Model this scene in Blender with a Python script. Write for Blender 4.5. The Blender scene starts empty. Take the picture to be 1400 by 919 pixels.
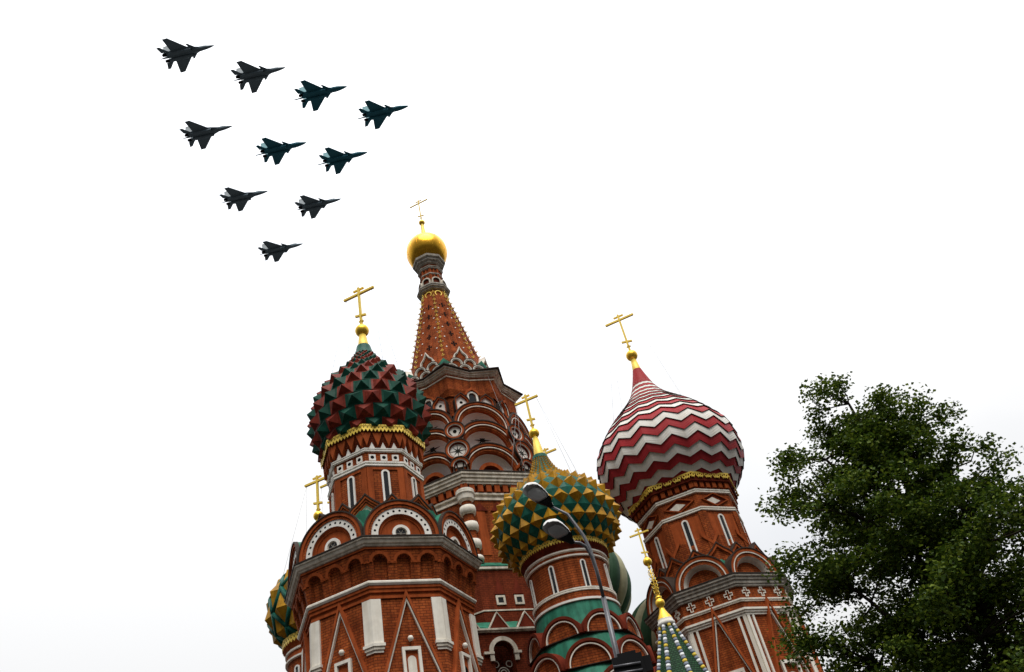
import bpy, math, random
from math import radians, sin, cos, pi, tan, sqrt
random.seed(7)
S = bpy.context.scene
EZ = 1.7                                     # eye height above the square

# ------------------------------------------------------------------ camera
cd = bpy.data.cameras.new("Camera"); cam = bpy.data.objects.new("Camera", cd)
S.collection.objects.link(cam); S.camera = cam
cd.sensor_width = 36.0; cd.lens = 1163.0 / 1400 * 36
cd.clip_start = 0.1; cd.clip_end = 8000
from mathutils import Matrix, Vector
_th, _ro = radians(39.707), radians(-13.373)
_fw = Vector((0, cos(_th), sin(_th))); _up0 = Vector((0, -sin(_th), cos(_th))); _rt0 = Vector((1, 0, 0))
_rt = _rt0 * cos(_ro) + _up0 * sin(_ro); _up = _up0 * cos(_ro) - _rt0 * sin(_ro)
M4 = Matrix((( _rt.x, _up.x, -_fw.x, 0), (_rt.y, _up.y, -_fw.y, 0), (_rt.z, _up.z, -_fw.z, EZ), (0, 0, 0, 1)))
cam.matrix_world = M4

# ------------------------------------------------------------------ sky, sun, exposure
SUN_EL, SUN_AZ = radians(62), radians(-72)     # azimuth measured from +X
W = bpy.data.worlds.new("World"); S.world = W; W.use_nodes = True
nt = W.node_tree; nt.nodes.clear()
wo = nt.nodes.new('ShaderNodeOutputWorld'); bg = nt.nodes.new('ShaderNodeBackground')
sk = nt.nodes.new('ShaderNodeTexSky'); sk.sky_type = 'NISHITA'; sk.sun_disc = False
sk.sun_elevation = SUN_EL; sk.sun_rotation = radians(90) - SUN_AZ
tc = nt.nodes.new('ShaderNodeTexCoord')
mpg = nt.nodes.new('ShaderNodeMapping'); mpg.inputs['Scale'].default_value = (1.2, 1.2, 2.0); mpg.inputs['Location'].default_value = (0.4, 0.9, 0.1)
nz = nt.nodes.new('ShaderNodeTexNoise'); nz.inputs['Scale'].default_value = 1.6; nz.inputs['Detail'].default_value = 4; nz.inputs['Roughness'].default_value = 0.5
cr = nt.nodes.new('ShaderNodeValToRGB')
cr.color_ramp.elements[0].position = 0.30; cr.color_ramp.elements[0].color = (0.83, 0.855, 0.90, 1)
cr.color_ramp.elements[1].position = 0.52; cr.color_ramp.elements[1].color = (1.0, 1.0, 1.0, 1)
# overcast sky: brightest overhead, with the horizon band dimmed to darken undersides
sep = nt.nodes.new('ShaderNodeSeparateXYZ'); er = nt.nodes.new('ShaderNodeValToRGB')
nt.links.new(tc.outputs['Generated'], sep.inputs[0]); nt.links.new(sep.outputs['Z'], er.inputs['Fac'])
for i, (ps, vl) in enumerate(((0.0, 0.03), (0.12, 0.12), (0.21, 0.33), (0.36, 0.37), (0.52, 0.435), (1.0, 0.95))):
    e = er.color_ramp.elements[i] if i < 2 else er.color_ramp.elements.new(ps)
    e.position = ps; e.color = (vl, vl, vl, 1)
gain = nt.nodes.new('ShaderNodeVectorMath'); gain.operation = 'MULTIPLY'
g2 = nt.nodes.new('ShaderNodeVectorMath'); g2.operation = 'SCALE'; g2.inputs['Scale'].default_value = 20.0
ar = nt.nodes.new('ShaderNodeValToRGB')                    # unseen sky behind the camera dimmed, to deepen shade on undersides
for i, (ps, vl) in enumerate(((0.25, 0.26), (0.62, 1.0))):
    ar.color_ramp.elements[i].position = ps; ar.color_ramp.elements[i].color = (vl, vl, vl, 1)
mr = nt.nodes.new('ShaderNodeMapRange'); mr.inputs['From Min'].default_value = -1; mr.inputs['From Max'].default_value = 1
nt.links.new(sep.outputs['Y'], mr.inputs['Value']); nt.links.new(mr.outputs[0], ar.inputs['Fac'])
am = nt.nodes.new('ShaderNodeVectorMath'); am.operation = 'MULTIPLY'
nt.links.new(er.outputs['Color'], am.inputs[0]); nt.links.new(ar.outputs['Color'], am.inputs[1]); nt.links.new(am.outputs[0], g2.inputs[0])
nt.links.new(g2.outputs[0], gain.inputs[1])
mx = nt.nodes.new('ShaderNodeMixRGB'); mx.inputs['Fac'].default_value = 0.95
nt.links.new(tc.outputs['Generated'], mpg.inputs['Vector']); nt.links.new(mpg.outputs[0], nz.inputs['Vector'])
nt.links.new(nz.outputs['Fac'], cr.inputs['Fac']); nt.links.new(cr.outputs['Color'], gain.inputs[0])
nt.links.new(sk.outputs['Color'], mx.inputs['Color1']); nt.links.new(gain.outputs[0], mx.inputs['Color2'])
nt.links.new(mx.outputs['Color'], bg.inputs['Color']); bg.inputs['Strength'].default_value = 0.1
nt.links.new(bg.outputs[0], wo.inputs['Surface'])
sl = bpy.data.lights.new("Sun", 'SUN'); sl.energy = 2.3; sl.angle = radians(45); sl.color = (1, 0.97, 0.92)
so = bpy.data.objects.new("Sun", sl); S.collection.objects.link(so)
sd = Vector((cos(SUN_EL) * cos(SUN_AZ), cos(SUN_EL) * sin(SUN_AZ), sin(SUN_EL)))
so.rotation_euler = sd.to_track_quat('Z', 'Y').to_euler(); so.location = (0, 0, 120)
S.view_settings.view_transform = 'Standard'; S.view_settings.look = 'None'
S.view_settings.gamma = 1; S.view_settings.use_curve_mapping = False; S.view_settings.exposure = 0.4

# ------------------------------------------------------------------ materials
MATS = {}
def mat(name, col, rough=0.7, metal=0.0, var=0.18, nscale=1.2, spec=0.08, brick=None, streak=0.0, col2=None):
    m = bpy.data.materials.new(name); m.use_nodes = True; t = m.node_tree; N = t.nodes; L = t.links
    b = N['Principled BSDF']; b.inputs['Roughness'].default_value = rough; b.inputs['Metallic'].default_value = metal
    b.inputs['Specular IOR Level'].default_value = spec
    g = N.new('ShaderNodeTexCoord')
    no = N.new('ShaderNodeTexNoise'); no.inputs['Scale'].default_value = nscale; no.inputs['Detail'].default_value = 6; no.inputs['Roughness'].default_value = 0.65
    L.new(g.outputs['Object'], no.inputs['Vector'])
    rp = N.new('ShaderNodeValToRGB'); rp.color_ramp.elements[0].position = 0.32; rp.color_ramp.elements[1].position = 0.68
    lo = 1 - var; hi = 1 + var * 0.6
    rp.color_ramp.elements[0].color = (lo, lo, lo, 1); rp.color_ramp.elements[1].color = (hi, hi, hi, 1)
    L.new(no.outputs['Fac'], rp.inputs['Fac'])
    mul = N.new('ShaderNodeMixRGB'); mul.blend_type = 'MULTIPLY'; mul.inputs['Fac'].default_value = 1
    if brick:
        uv = N.new('ShaderNodeUVMap')
        bt = N.new('ShaderNodeTexBrick'); bt.inputs['Scale'].default_value = 1
        bt.inputs['Brick Width'].default_value = brick[0]; bt.inputs['Row Height'].default_value = brick[1]; bt.inputs['Mortar Size'].default_value = brick[2]
        bt.inputs['Mortar Smooth'].default_value = 0.3; bt.inputs['Bias'].default_value = -0.1
        bt.inputs['Color1'].default_value = (*col, 1); bt.inputs['Color2'].default_value = (*(col2 or [c * 0.72 for c in col]), 1)
        bt.inputs['Mortar'].default_value = (*brick[3], 1)
        L.new(uv.outputs['UV'], bt.inputs['Vector']); L.new(bt.outputs['Color'], mul.inputs['Color1'])
        bp = N.new('ShaderNodeBump'); bp.inputs['Strength'].default_value = 0.5; bp.inputs['Distance'].default_value = 0.02; bp.invert = True
        L.new(bt.outputs['Fac'], bp.inputs['Height']); L.new(bp.outputs[0], b.inputs['Normal'])
    else:
        mul.inputs['Color1'].default_value = (*col, 1)
    L.new(rp.outputs['Color'], mul.inputs['Color2'])
    last = mul.outputs['Color']
    if brick:
        n3 = N.new('ShaderNodeTexNoise'); n3.inputs['Scale'].default_value = 0.45; n3.inputs['Detail'].default_value = 8; n3.inputs['Roughness'].default_value = 0.7
        L.new(g.outputs['Object'], n3.inputs['Vector']); r3 = N.new('ShaderNodeValToRGB'); r3.color_ramp.elements[0].position = 0.36; r3.color_ramp.elements[1].position = 0.62
        r3.color_ramp.elements[0].color = (0.72, 0.69, 0.67, 1); r3.color_ramp.elements[1].color = (1.08, 1.08, 1.08, 1)
        L.new(n3.outputs['Fac'], r3.inputs['Fac']); m3 = N.new('ShaderNodeMixRGB'); m3.blend_type = 'MULTIPLY'; m3.inputs['Fac'].default_value = 1
        L.new(last, m3.inputs['Color1']); L.new(r3.outputs['Color'], m3.inputs['Color2']); last = m3.outputs['Color']
    if streak:                                     # rain-washed dirt, stretched down the surface
        mp = N.new('ShaderNodeMapping'); mp.inputs['Scale'].default_value = (3.2, 3.2, 0.35)
        n2 = N.new('ShaderNodeTexNoise'); n2.inputs['Scale'].default_value = 1.0; n2.inputs['Detail'].default_value = 5
        L.new(g.outputs['Object'], mp.inputs['Vector']); L.new(mp.outputs[0], n2.inputs['Vector'])
        r2 = N.new('ShaderNodeValToRGB'); r2.color_ramp.elements[0].position = 0.38; r2.color_ramp.elements[1].position = 0.6
        d = 1 - streak
        r2.color_ramp.elements[0].color = (d, d * 0.97, d * 0.93, 1); r2.color_ramp.elements[1].color = (1, 1, 1, 1)
        L.new(n2.outputs['Fac'], r2.inputs['Fac'])
        m2 = N.new('ShaderNodeMixRGB'); m2.blend_type = 'MULTIPLY'; m2.inputs['Fac'].default_value = 1
        L.new(last, m2.inputs['Color1']); L.new(r2.outputs['Color'], m2.inputs['Color2']); last = m2.outputs['Color']
    L.new(last, b.inputs['Base Color'])
    MATS[name] = m; return m

BR = (0.30, 0.125, 0.016)
mat('brick', (0.48, 0.117, 0.030), 0.85, var=0.28, brick=(*BR, (0.17, 0.04, 0.015)), streak=0.42, col2=(0.33, 0.068, 0.019))
mat('brick_trim', (0.40, 0.088, 0.024), 0.85, var=0.2, nscale=2, streak=0.3)
mat('brick_dark', (0.16, 0.026, 0.012), 0.85, var=0.25, nscale=2, streak=0.25)  # dark brick; its tone also stands in for shade in some recesses
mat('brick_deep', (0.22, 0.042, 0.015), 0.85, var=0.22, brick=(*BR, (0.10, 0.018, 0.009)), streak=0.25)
mat('whitewash', (0.88, 0.84, 0.75), 0.8, var=0.10, nscale=2.5, streak=0.14)
mat('niche_white', (0.90, 0.90, 0.85), 0.8, var=0.06, nscale=2.0)
mat('white_paint', (0.90, 0.88, 0.83), 0.7, var=0.08, nscale=2, streak=0.10)
mat('stone', (0.72, 0.66, 0.56), 0.85, var=0.2, nscale=2, streak=0.3)
mat('grey_stone', (0.44, 0.41, 0.36), 0.85, var=0.25, nscale=2, streak=0.35)
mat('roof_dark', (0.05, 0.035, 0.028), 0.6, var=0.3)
mat('copper_green', (0.035, 0.20, 0.13), 0.5, var=0.3, nscale=1.5, streak=0.4)
mat('gold', (0.95, 0.60, 0.06), 0.38, metal=0.75, var=0.12, nscale=3, spec=0.5)
mat('gold_leaf', (0.98, 0.70, 0.10), 0.5, metal=0.2, var=0.12, nscale=4, spec=0.5)
mat('gold_dome', (0.80, 0.42, 0.035), 0.26, metal=1.0, var=0.18, nscale=2.5)
mat('dome_green', (0.012, 0.085, 0.058), 0.45, var=0.35, nscale=2.2, streak=0.3)
mat('dome_red', (0.26, 0.038, 0.022), 0.45, var=0.35, nscale=2.2, streak=0.3)
mat('dome_base_dark', (0.02, 0.02, 0.016), 0.7, var=0.2)
mat('ochre', (0.50, 0.255, 0.016), 0.45, var=0.32, nscale=3, streak=0.3)
mat('dome_emerald', (0.014, 0.105, 0.075), 0.4, var=0.3, nscale=3)
mat('stripe_red', (0.40, 0.032, 0.038), 0.5, var=0.15, nscale=1.3, streak=0.12)
mat('stripe_white', (0.78, 0.76, 0.71), 0.5, var=0.08, nscale=1.3, streak=0.08)
mat('cream', (0.36, 0.35, 0.22), 0.55, var=0.2)
mat('swirl_green', (0.035, 0.085, 0.045), 0.55, var=0.25)
mat('glass_dark', (0.012, 0.014, 0.016), 0.15, var=0.1, spec=0.6)
mat('hole', (0.006, 0.005, 0.005), 0.9, var=0.1)  # near-black stands in for the shade inside holes; also used for dark tiles
mat('tile_green', (0.030, 0.10, 0.042), 0.35, var=0.25, nscale=2, brick=(0.11, 0.075, 0.012, (0.008, 0.022, 0.012)), col2=(0.018, 0.06, 0.03))
mat('tile_grey', (0.20, 0.23, 0.29), 0.35, var=0.2)
mat('tile_yellow', (0.62, 0.46, 0.06), 0.35, var=0.15)
mat('tile_white', (0.74, 0.76, 0.78), 0.3, var=0.08)
mat('lamp_metal', (0.13, 0.13, 0.14), 0.4, metal=0.6, var=0.12)
mat('lamp_shell', (0.80, 0.80, 0.79), 0.35, var=0.08)
mat('lamp_black', (0.012, 0.012, 0.013), 0.4, var=0.2)
mat('lamp_lens', (0.42, 0.43, 0.44), 0.3, var=0.15, spec=0.7)  # grey lifted to stand in for reflection on the lens
mat('wire', (0.32, 0.32, 0.32), 0.5, metal=0.4, var=0.05)
mat('jet_grey', (0.21, 0.28, 0.33), 0.55, var=0.2, nscale=0.25)
mat('jet_grey_lit', (0.62, 0.66, 0.68), 0.55, var=0.12, nscale=0.3)  # light falling on the tail fins put into a paler grey
mat('jet_teal', (0.055, 0.23, 0.31), 0.55, var=0.2, nscale=0.25)
mat('jet_teal_lit', (0.42, 0.68, 0.72), 0.55, var=0.12, nscale=0.3)  # paler teal paints the fins as if lit
mat('jet_nozzle', (0.018, 0.017, 0.017), 0.45, metal=0.5, var=0.2)
mat('jet_glass', (0.05, 0.055, 0.06), 0.15, var=0.1, spec=0.7)
mat('bark', (0.035, 0.026, 0.020), 0.9, var=0.4, nscale=4)
mat('paving', (0.05, 0.048, 0.046), 0.8, var=0.25, nscale=0.3, brick=(0.3, 0.2, 0.02, (0.04, 0.038, 0.035)))

# leaves: colour differs leaf by leaf, thin enough to pass some light
def leaf_mat():
    m = bpy.data.materials.new('leaf'); m.use_nodes = True; t = m.node_tree; N = t.nodes; L = t.links
    b = N['Principled BSDF']; b.inputs['Roughness'].default_value = 0.55; b.inputs['Specular IOR Level'].default_value = 0.15
    g = N.new('ShaderNodeNewGeometry'); rp = N.new('ShaderNodeValToRGB')
    e = rp.color_ramp.elements
    e[0].position = 0.0; e[0].color = (0.022, 0.044, 0.007, 1); e[1].position = 1.0; e[1].color = (0.17, 0.22, 0.022, 1)
    x = e.new(0.55); x.color = (0.062, 0.108, 0.012, 1)
    L.new(g.outputs['Random Per Island'], rp.inputs['Fac']); L.new(rp.outputs['Color'], b.inputs['Base Color'])
    tr = N.new('ShaderNodeBsdfTranslucent'); L.new(rp.outputs['Color'], tr.inputs['Color'])
    ms = N.new('ShaderNodeMixShader'); ms.inputs['Fac'].default_value = 0.25
    L.new(b.outputs[0], ms.inputs[1]); L.new(tr.outputs[0], ms.inputs[2]); L.new(ms.outputs[0], N['Material Output'].inputs['Surface'])
    MATS['leaf'] = m
leaf_mat()

# ------------------------------------------------------------------ mesh helpers
class MB:
    def __init__(s): s.v = []; s.f = []; s.m = []; s.sm = []
    def add(s, vs, fs, m, smooth=False):
        o = len(s.v); s.v += [tuple(p) for p in vs]
        for f in fs:
            s.f.append([i + o for i in f]); s.m.append(m); s.sm.append(smooth)
        return s
    # outline (u,z) pushed from depth d0 to d1 on a frame F
    def prism(s, F, pts, d0, d1, m, back=False):
        n = len(pts); vs = [F(u, z, d1) for u, z in pts] + [F(u, z, d0) for u, z in pts]
        fs = [list(range(n))] + [[i, n + i, n + (i + 1) % n, (i + 1) % n] for i in range(n)]
        if back: fs.append(list(range(2 * n - 1, n - 1, -1)))
        return s.add(vs, fs, m)
    def rect(s, F, u0, u1, z0, z1, d0, d1, m, back=False):
        return s.prism(F, [(u0, z0), (u1, z0), (u1, z1), (u0, z1)], d0, d1, m, back)
    def band(s, F, outer, inner, d0, d1, m, closed=False):
        n = len(outer)
        vs = [F(u, z, d1) for u, z in outer] + [F(u, z, d1) for u, z in inner] + [F(u, z, d0) for u, z in outer] + [F(u, z, d0) for u, z in inner]
        fs = []
        for i in range(n if closed else n - 1):
            j = (i + 1) % n
            fs += [[i, j, n + j, n + i], [i, 2 * n + i, 2 * n + j, j], [n + i, n + j, 3 * n + j, 3 * n + i]]
        if not closed:
            fs += [[0, n, 3 * n, 2 * n], [n - 1, 3 * n - 1, 4 * n - 1, 2 * n - 1]]
        return s.add(vs, fs, m)
    def skin(s, F, rings, m, cap=True, smooth=False):      # rings: [(pts, d)], open outlines bridged in turn
        for (a, da), (b, db) in zip(rings, rings[1:]):
            n = len(a); vs = [F(u, z, da) for u, z in a] + [F(u, z, db) for u, z in b]
            s.add(vs, [[i, i + 1, n + i + 1, n + i] for i in range(n - 1)], m, smooth)
        if cap:
            p, d = rings[-1]; s.add([F(u, z, d) for u, z in p], [list(range(len(p)))], m)
        return s
    def loft(s, prof, m, n=8, off=22.5, cap_top=False, cap_bot=False, smooth=False, c=(0, 0)):
        vs = []; fs = []
        for r, z in prof:
            for i in range(n):
                a = radians(off + i * 360 / n); vs.append((c[0] + r * cos(a), c[1] + r * sin(a), z))
        for k in range(len(prof) - 1):
            for i in range(n):
                j = (i + 1) % n; fs.append([k * n + i, k * n + j, (k + 1) * n + j, (k + 1) * n + i])
        if cap_top: fs.append([(len(prof) - 1) * n + i for i in range(n)])
        if cap_bot: fs.append([n - 1 - i for i in range(n)])
        return s.add(vs, fs, m, smooth)
    def tube(s, pts, r, m, n=6, smooth=True):
        pts = [Vector(p) for p in pts]; vs = []; fs = []
        rr = r if isinstance(r, (list, tuple)) else [r] * len(pts)
        for k, p in enumerate(pts):
            d = (pts[min(k + 1, len(pts) - 1)] - pts[max(k - 1, 0)]).normalized()
            a = d.cross(Vector((0, 0, 1)) if abs(d.z) < 0.95 else Vector((1, 0, 0))).normalized(); b = d.cross(a)
            for i in range(n):
                t = 2 * pi * i / n; vs.append(p + (a * cos(t) + b * sin(t)) * rr[k])
        for k in range(len(pts) - 1):
            for i in range(n):
                j = (i + 1) % n; fs.append([k * n + i, k * n + j, (k + 1) * n + j, (k + 1) * n + i])
        fs += [list(range(n))[::-1], [(len(pts) - 1) * n + i for i in range(n)]]
        return s.add(vs, fs, m, smooth)
    def build(s, name, parent=None, dz=EZ, label=None, loc=None):
        me = bpy.data.meshes.new(name)
        me.from_pydata([(x, y, z + dz) for x, y, z in s.v], [], s.f)
        names = list(dict.fromkeys(s.m)); ix = {n: i for i, n in enumerate(names)}
        for n in names: me.materials.append(MATS[n])
        me.polygons.foreach_set('material_index', [ix[n] for n in s.m]); me.polygons.foreach_set('use_smooth', s.sm)
        uv = me.uv_layers.new(name='UVMap'); buf = [0.0] * (2 * len(me.loops)); V = me.vertices
        for p in me.polygons:
            n = p.normal
            if abs(n.z) < 0.85:
                h = math.hypot(n.x, n.y); tx, ty = -n.y / h, n.x / h
                for li in p.loop_indices:
                    c = V[me.loops[li].vertex_index].co; buf[2 * li] = c.x * tx + c.y * ty; buf[2 * li + 1] = c.z
            else:
                for li in p.loop_indices:
                    c = V[me.loops[li].vertex_index].co; buf[2 * li] = c.x; buf[2 * li + 1] = c.y
        uv.data.foreach_set('uv', buf)
        me.update()
        o = bpy.data.objects.new(name, me); S.collection.objects.link(o)
        if parent: o.parent = parent
        if label: o['label'] = label
        if loc: o.location = loc
        return o

def thing(name, label, cat, loc, rot=0, group=None):
    o = bpy.data.objects.new(name, None); S.collection.objects.link(o); o.empty_display_size = 0.5
    o.location = loc; o.rotation_euler = (0, 0, radians(rot)); o['label'] = label; o['category'] = cat
    if group: o['group'] = group
    return o
def tag(o, label, cat, group=None):
    o['label'] = label; o['category'] = cat
    if group: o['group'] = group
    return o
def struct(o): o['kind'] = 'structure'; return o

def frame(ang, ap):                       # u to the right as seen from outside, z up, d outwards
    a = radians(ang); n = (cos(a), sin(a)); t = (-n[1], n[0])
    return lambda u, z, d: (n[0] * (ap + d) + t[0] * u, n[1] * (ap + d) + t[1] * u, z)
def arc(u0, z0, r, a0=0.0, a1=180.0, n=18, zs=1.0):
    return [(u0 + r * cos(radians(a0 + (a1 - a0) * i / n)), z0 + zs * r * sin(radians(a0 + (a1 - a0) * i / n))) for i in range(n + 1)]
def keel(u0, z0, r, tip, n=20, zs=0.9):
    out = []
    for i in range(n + 1):
        t = pi * i / n; u = r * cos(t)
        out.append((u0 + u, z0 + zs * r * sin(t) + tip * max(0.0, 1 - abs(u) / (0.6 * r)) ** 1.7))
    return out
def circle(u0, z0, r, n=20): return [(u0 + r * cos(2 * pi * i / n), z0 + r * sin(2 * pi * i / n)) for i in range(n)]
def disc(mb, F, u, z, r, d0, d1, m, n=14): mb.prism(F, circle(u, z, r, n), d0, d1, m)
def ringb(mb, F, u, z, ro, ri, d0, d1, m, n=22): mb.band(F, circle(u, z, ro, n), circle(u, z, ri, n), d0, d1, m, closed=True)

def arch_plate(mb, F, u0, u1, z0, z1, d0, d1, arches, m, n=10):
    """front plate pierced by round-headed niches: arches = [(centre, half width, spring z)]"""
    x = u0
    for (c, hw, zs) in sorted(arches):
        if c - hw > x: mb.rect(F, x, c - hw, z0, z1, d0, d1, m)
        pts = arc(c, zs, hw, 0, 180, n)
        for (a, b) in zip(pts, pts[1:]):
            mb.add([F(a[0], a[1], d1), F(a[0], z1, d1), F(b[0], z1, d1), F(b[0], b[1], d1)], [[0, 1, 2, 3]], m)
            mb.add([F(a[0], a[1], d1), F(b[0], b[1], d1), F(b[0], b[1], d0), F(a[0], a[1], d0)], [[0, 1, 2, 3]], m)
        x = c + hw
    if u1 > x: mb.rect(F, x, u1, z0, z1, d0, d1, m)

def chevron(mb, F, za, zb, slope, layers):
    """inverted V; layers = [(offset down from apex, thickness, d0, d1, material)]"""
    for off, th, d0, d1, m in layers:
        a = za - off; w0 = (a - zb) * slope; a2 = a - th / slope * 0.9; w1 = (a2 - zb) * slope
        mb.prism(F, [(0, a), (-w0, zb), (-w1, zb), (0, a2)], d0, d1, m)
        mb.prism(F, [(0, a), (0, a2), (w1, zb), (w0, zb)], d0, d1, m)

def slit(parent, F, u, z0, z1, w, m='white_paint', dep=0.07):
    mb = MB(); r = w / 2; zs = z1 - r
    o = [(u + r, z0)] + arc(u, zs, r) + [(u - r, z0)]; ri = r * 0.55
    i = [(u + ri, z0)] + arc(u, zs, ri) + [(u - ri, z0)]
    mb.band(F, o, i, -0.03, dep, m)
    ob = mb.build('window', parent)
    g = MB(); g.prism(F, [(u - ri, z0)] + [(u + ri, z0)] + arc(u, zs, ri)[0:-1] + [(u - ri, zs)], -0.05, 0.012, 'glass_dark')
    g.build('pane', ob)
    return ob

def lace(F, hw, zt, h, m='gold_leaf', n=None, ornate=False):
    mb = MB(); step = 0.2 if not ornate else 0.34
    n = n or max(4, int(round(2 * hw / step))); w = 2 * hw / n
    mb.rect(F, -hw, hw, zt - h * 0.22, zt, -0.02, 0.04, m, True)
    if not ornate:
        mb.rect(F, -hw, hw, zt - h * 0.62, zt - h * 0.22, -0.015, 0.015, m, True)
        for i in range(n):
            c = -hw + (i + 0.5) * w
            mb.prism(F, [(c - w * 0.5, zt - h * 0.62), (c, zt - h), (c + w * 0.5, zt - h * 0.62)], -0.015, 0.015, m, True)
            disc(mb, F, c, zt - h * 0.42, w * 0.2, 0, 0.018, 'hole', 8)
            disc(mb, F, c - w / 2 if i else c, zt - h * 0.1, w * 0.13, 0.03, 0.045, 'hole', 6)
    else:
        for i in range(n):
            c = -hw + (i + 0.5) * w; s = 1 if i % 2 else -1
            ringb(mb, F, c, zt - h * 0.48, w * 0.40, w * 0.20, -0.02, 0.03, m, 12)
            ringb(mb, F, c + s * w * 0.42, zt - h * 0.72, w * 0.26, w * 0.12, -0.02, 0.04, m, 10)
            mb.prism(F, [(c - w * 0.12, zt - h * 0.8), (c, zt - h * 1.05), (c + w * 0.12, zt - h * 0.8)], -0.02, 0.03, m, True)
    return mb

CROSS_DIR = -16.5
def finial(root, rot, zc0, rc0, zc1, rc1, zb, rb, ztop, zbar, blen, zlow, th=0.14, m='gold_leaf', wires=None, mc='gold'):
    """gilded cone and ball with an Orthodox cross; wires = (radius, z) where the guys meet the dome"""
    a = radians(CROSS_DIR - rot); ca, sa = cos(a), sin(a)
    F = lambda u, z, d: (ca * u + sa * d, sa * u - ca * d, z)
    c = MB(); c.loft([(rc0, zc0), (rc0 * 0.95, zc0 + 0.1 * (zc1 - zc0)), (rc1 * 1.1, zc1), (rc1 * 0.9, zc1 + 0.02)], m, 16, smooth=True, cap_top=True)
    c.loft([(rc1 * 1.1, zc1), (rc1 * 0.8, zb)], m, 12, smooth=True)
    c.loft([(rb * sin(pi * i / 14), zb - rb * cos(pi * i / 14)) for i in range(15)], mc, 20, smooth=True)
    ob = c.build('finial', root)
    k = MB(); t = th / 2
    k.rect(F, -t, t, zb + rb * 0.9, ztop, -t, t, m, True)
    k.rect(F, -blen / 2, blen / 2, zbar - t * 1.05, zbar + t * 1.05, -t * 1.1, t * 1.1, m, True)
    k.rect(F, -blen * 0.17, blen * 0.17, zbar + (ztop - zbar) * 0.55, zbar + (ztop - zbar) * 0.55 + th * 0.8, -t * 0.9, t * 0.9, m, True)
    l = blen * 0.17
    k.prism(F, [(-l, zlow + l * 0.25), (l, zlow - l * 0.25), (l, zlow - l * 0.25 + th), (-l, zlow + l * 0.25 + th)], -t * 0.95, t * 0.95, m, True)
    k.prism(F, [(-t * 2.4, zlow - th * 3), (0, zlow - th * 4.2), (t * 2.4, zlow - th * 3), (0, zlow - th * 2.4)], -t, t, m, True)
    ck = k.build('cross', root)
    if wires:
        rw, zw = wires
        for s in (-1, 1):
            for e in (-1, 1):
                p0 = F(s * blen * 0.42, zbar, 0); an = a + (0 if s > 0 else pi) + e * 0.55
                w = MB(); w.tube([p0, (rw * cos(an), rw * sin(an), zw)], 0.009, 'wire', 4); w.build('guy_wire', root)
    return ck

# dome outline helpers -------------------------------------------------------
class Prof:
    def __init__(s, pts):                      # pts (z, r) bottom to top, smoothed
        P = pts; out = []
        for i in range(len(P) - 1):
            p0 = P[max(i - 1, 0)]; p1 = P[i]; p2 = P[i + 1]; p3 = P[min(i + 2, len(P) - 1)]
            for k in range(10):
                t = k / 10
                f = lambda a, b, c, d: 0.5 * (2 * b + (c - a) * t + (2 * a - 5 * b + 4 * c - d) * t * t + (3 * b - a - 3 * c + d) * t ** 3)
                out.append((f(p0[0], p1[0], p2[0], p3[0]), f(p0[1], p1[1], p2[1], p3[1])))
        out.append(P[-1]); s.p = out; s.s = [0]
        for a, b in zip(out, out[1:]): s.s.append(s.s[-1] + math.hypot(a[0] - b[0], a[1] - b[1]))
        s.L = s.s[-1]
    def at(s, q):
        q = min(max(q, 0), s.L); k = 0
        lo, hi = 0, len(s.s) - 1
        while hi - lo > 1:
            md = (lo + hi) // 2
            if s.s[md] <= q: lo = md
            else: hi = md
        t = (q - s.s[lo]) / max(1e-9, s.s[hi] - s.s[lo]); a, b = s.p[lo], s.p[hi]
        z = a[0] + (b[0] - a[0]) * t; r = a[1] + (b[1] - a[1]) * t
        dz, dr = b[0] - a[0], b[1] - a[1]; l = math.hypot(dz, dr) or 1
        return z, max(r, 0.001), dz / l, -dr / l           # normal (radial, z)
    def pt(s, q, th, h=0.0):
        z, r, nr, nz_ = s.at(q); r += nr * h
        return (r * cos(th), r * sin(th), z + nz_ * h)
    def loft(s, k=1.0, dh=0.0): return [(max(0.001, r - dh), z) for z, r in s.p]

def spike_dome(prof, N, aspect, hf, mats, twist=0.5, base='dome_base_dark'):
    """rows of four-sided pyramids, each row shifted by half a pyramid"""
    mb = MB(); mb.loft(prof.loft(dh=0.03), base, 40, smooth=True)
    q = 0.0; j = 0; d = 2 * pi / N
    while q < prof.L - 0.02:
        r = prof.at(q)[1]; r2 = prof.at(min(q + r * d * aspect, prof.L))[1]; ds = max(0.05, 0.5 * (r + r2) * d * aspect)
        q2 = min(q + ds, prof.L); h = hf * ds
        for i in range(N):
            t0 = (i + (j % 2) * twist) * d; t1 = t0 + d
            m = mats[(i + j // 2 * 0 + (j // 2)) % 2] if len(mats) == 2 else mats[0]
            jx = random.uniform(0.92, 1.08)
            e = 0.11; qa, qb, ta, tb = q + e * (q2 - q), q2 - e * (q2 - q), t0 + e * (t1 - t0), t1 - e * (t1 - t0)
            vs = [prof.pt(q, t0), prof.pt(q, t1), prof.pt(q2, t1), prof.pt(q2, t0), prof.pt(qa, ta, .01), prof.pt(qa, tb, .01), prof.pt(qb, tb, .01), prof.pt(qb, ta, .01), prof.pt((q + q2) / 2, (t0 + t1) / 2, h * jx)]
            mb.add(vs, [[0, 1, 5, 4], [1, 2, 6, 5], [2, 3, 7, 6], [3, 0, 4, 7], [4, 5, 8], [5, 6, 8], [6, 7, 8], [7, 4, 8]], m)
        q = q2; j += 1
    return mb

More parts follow.
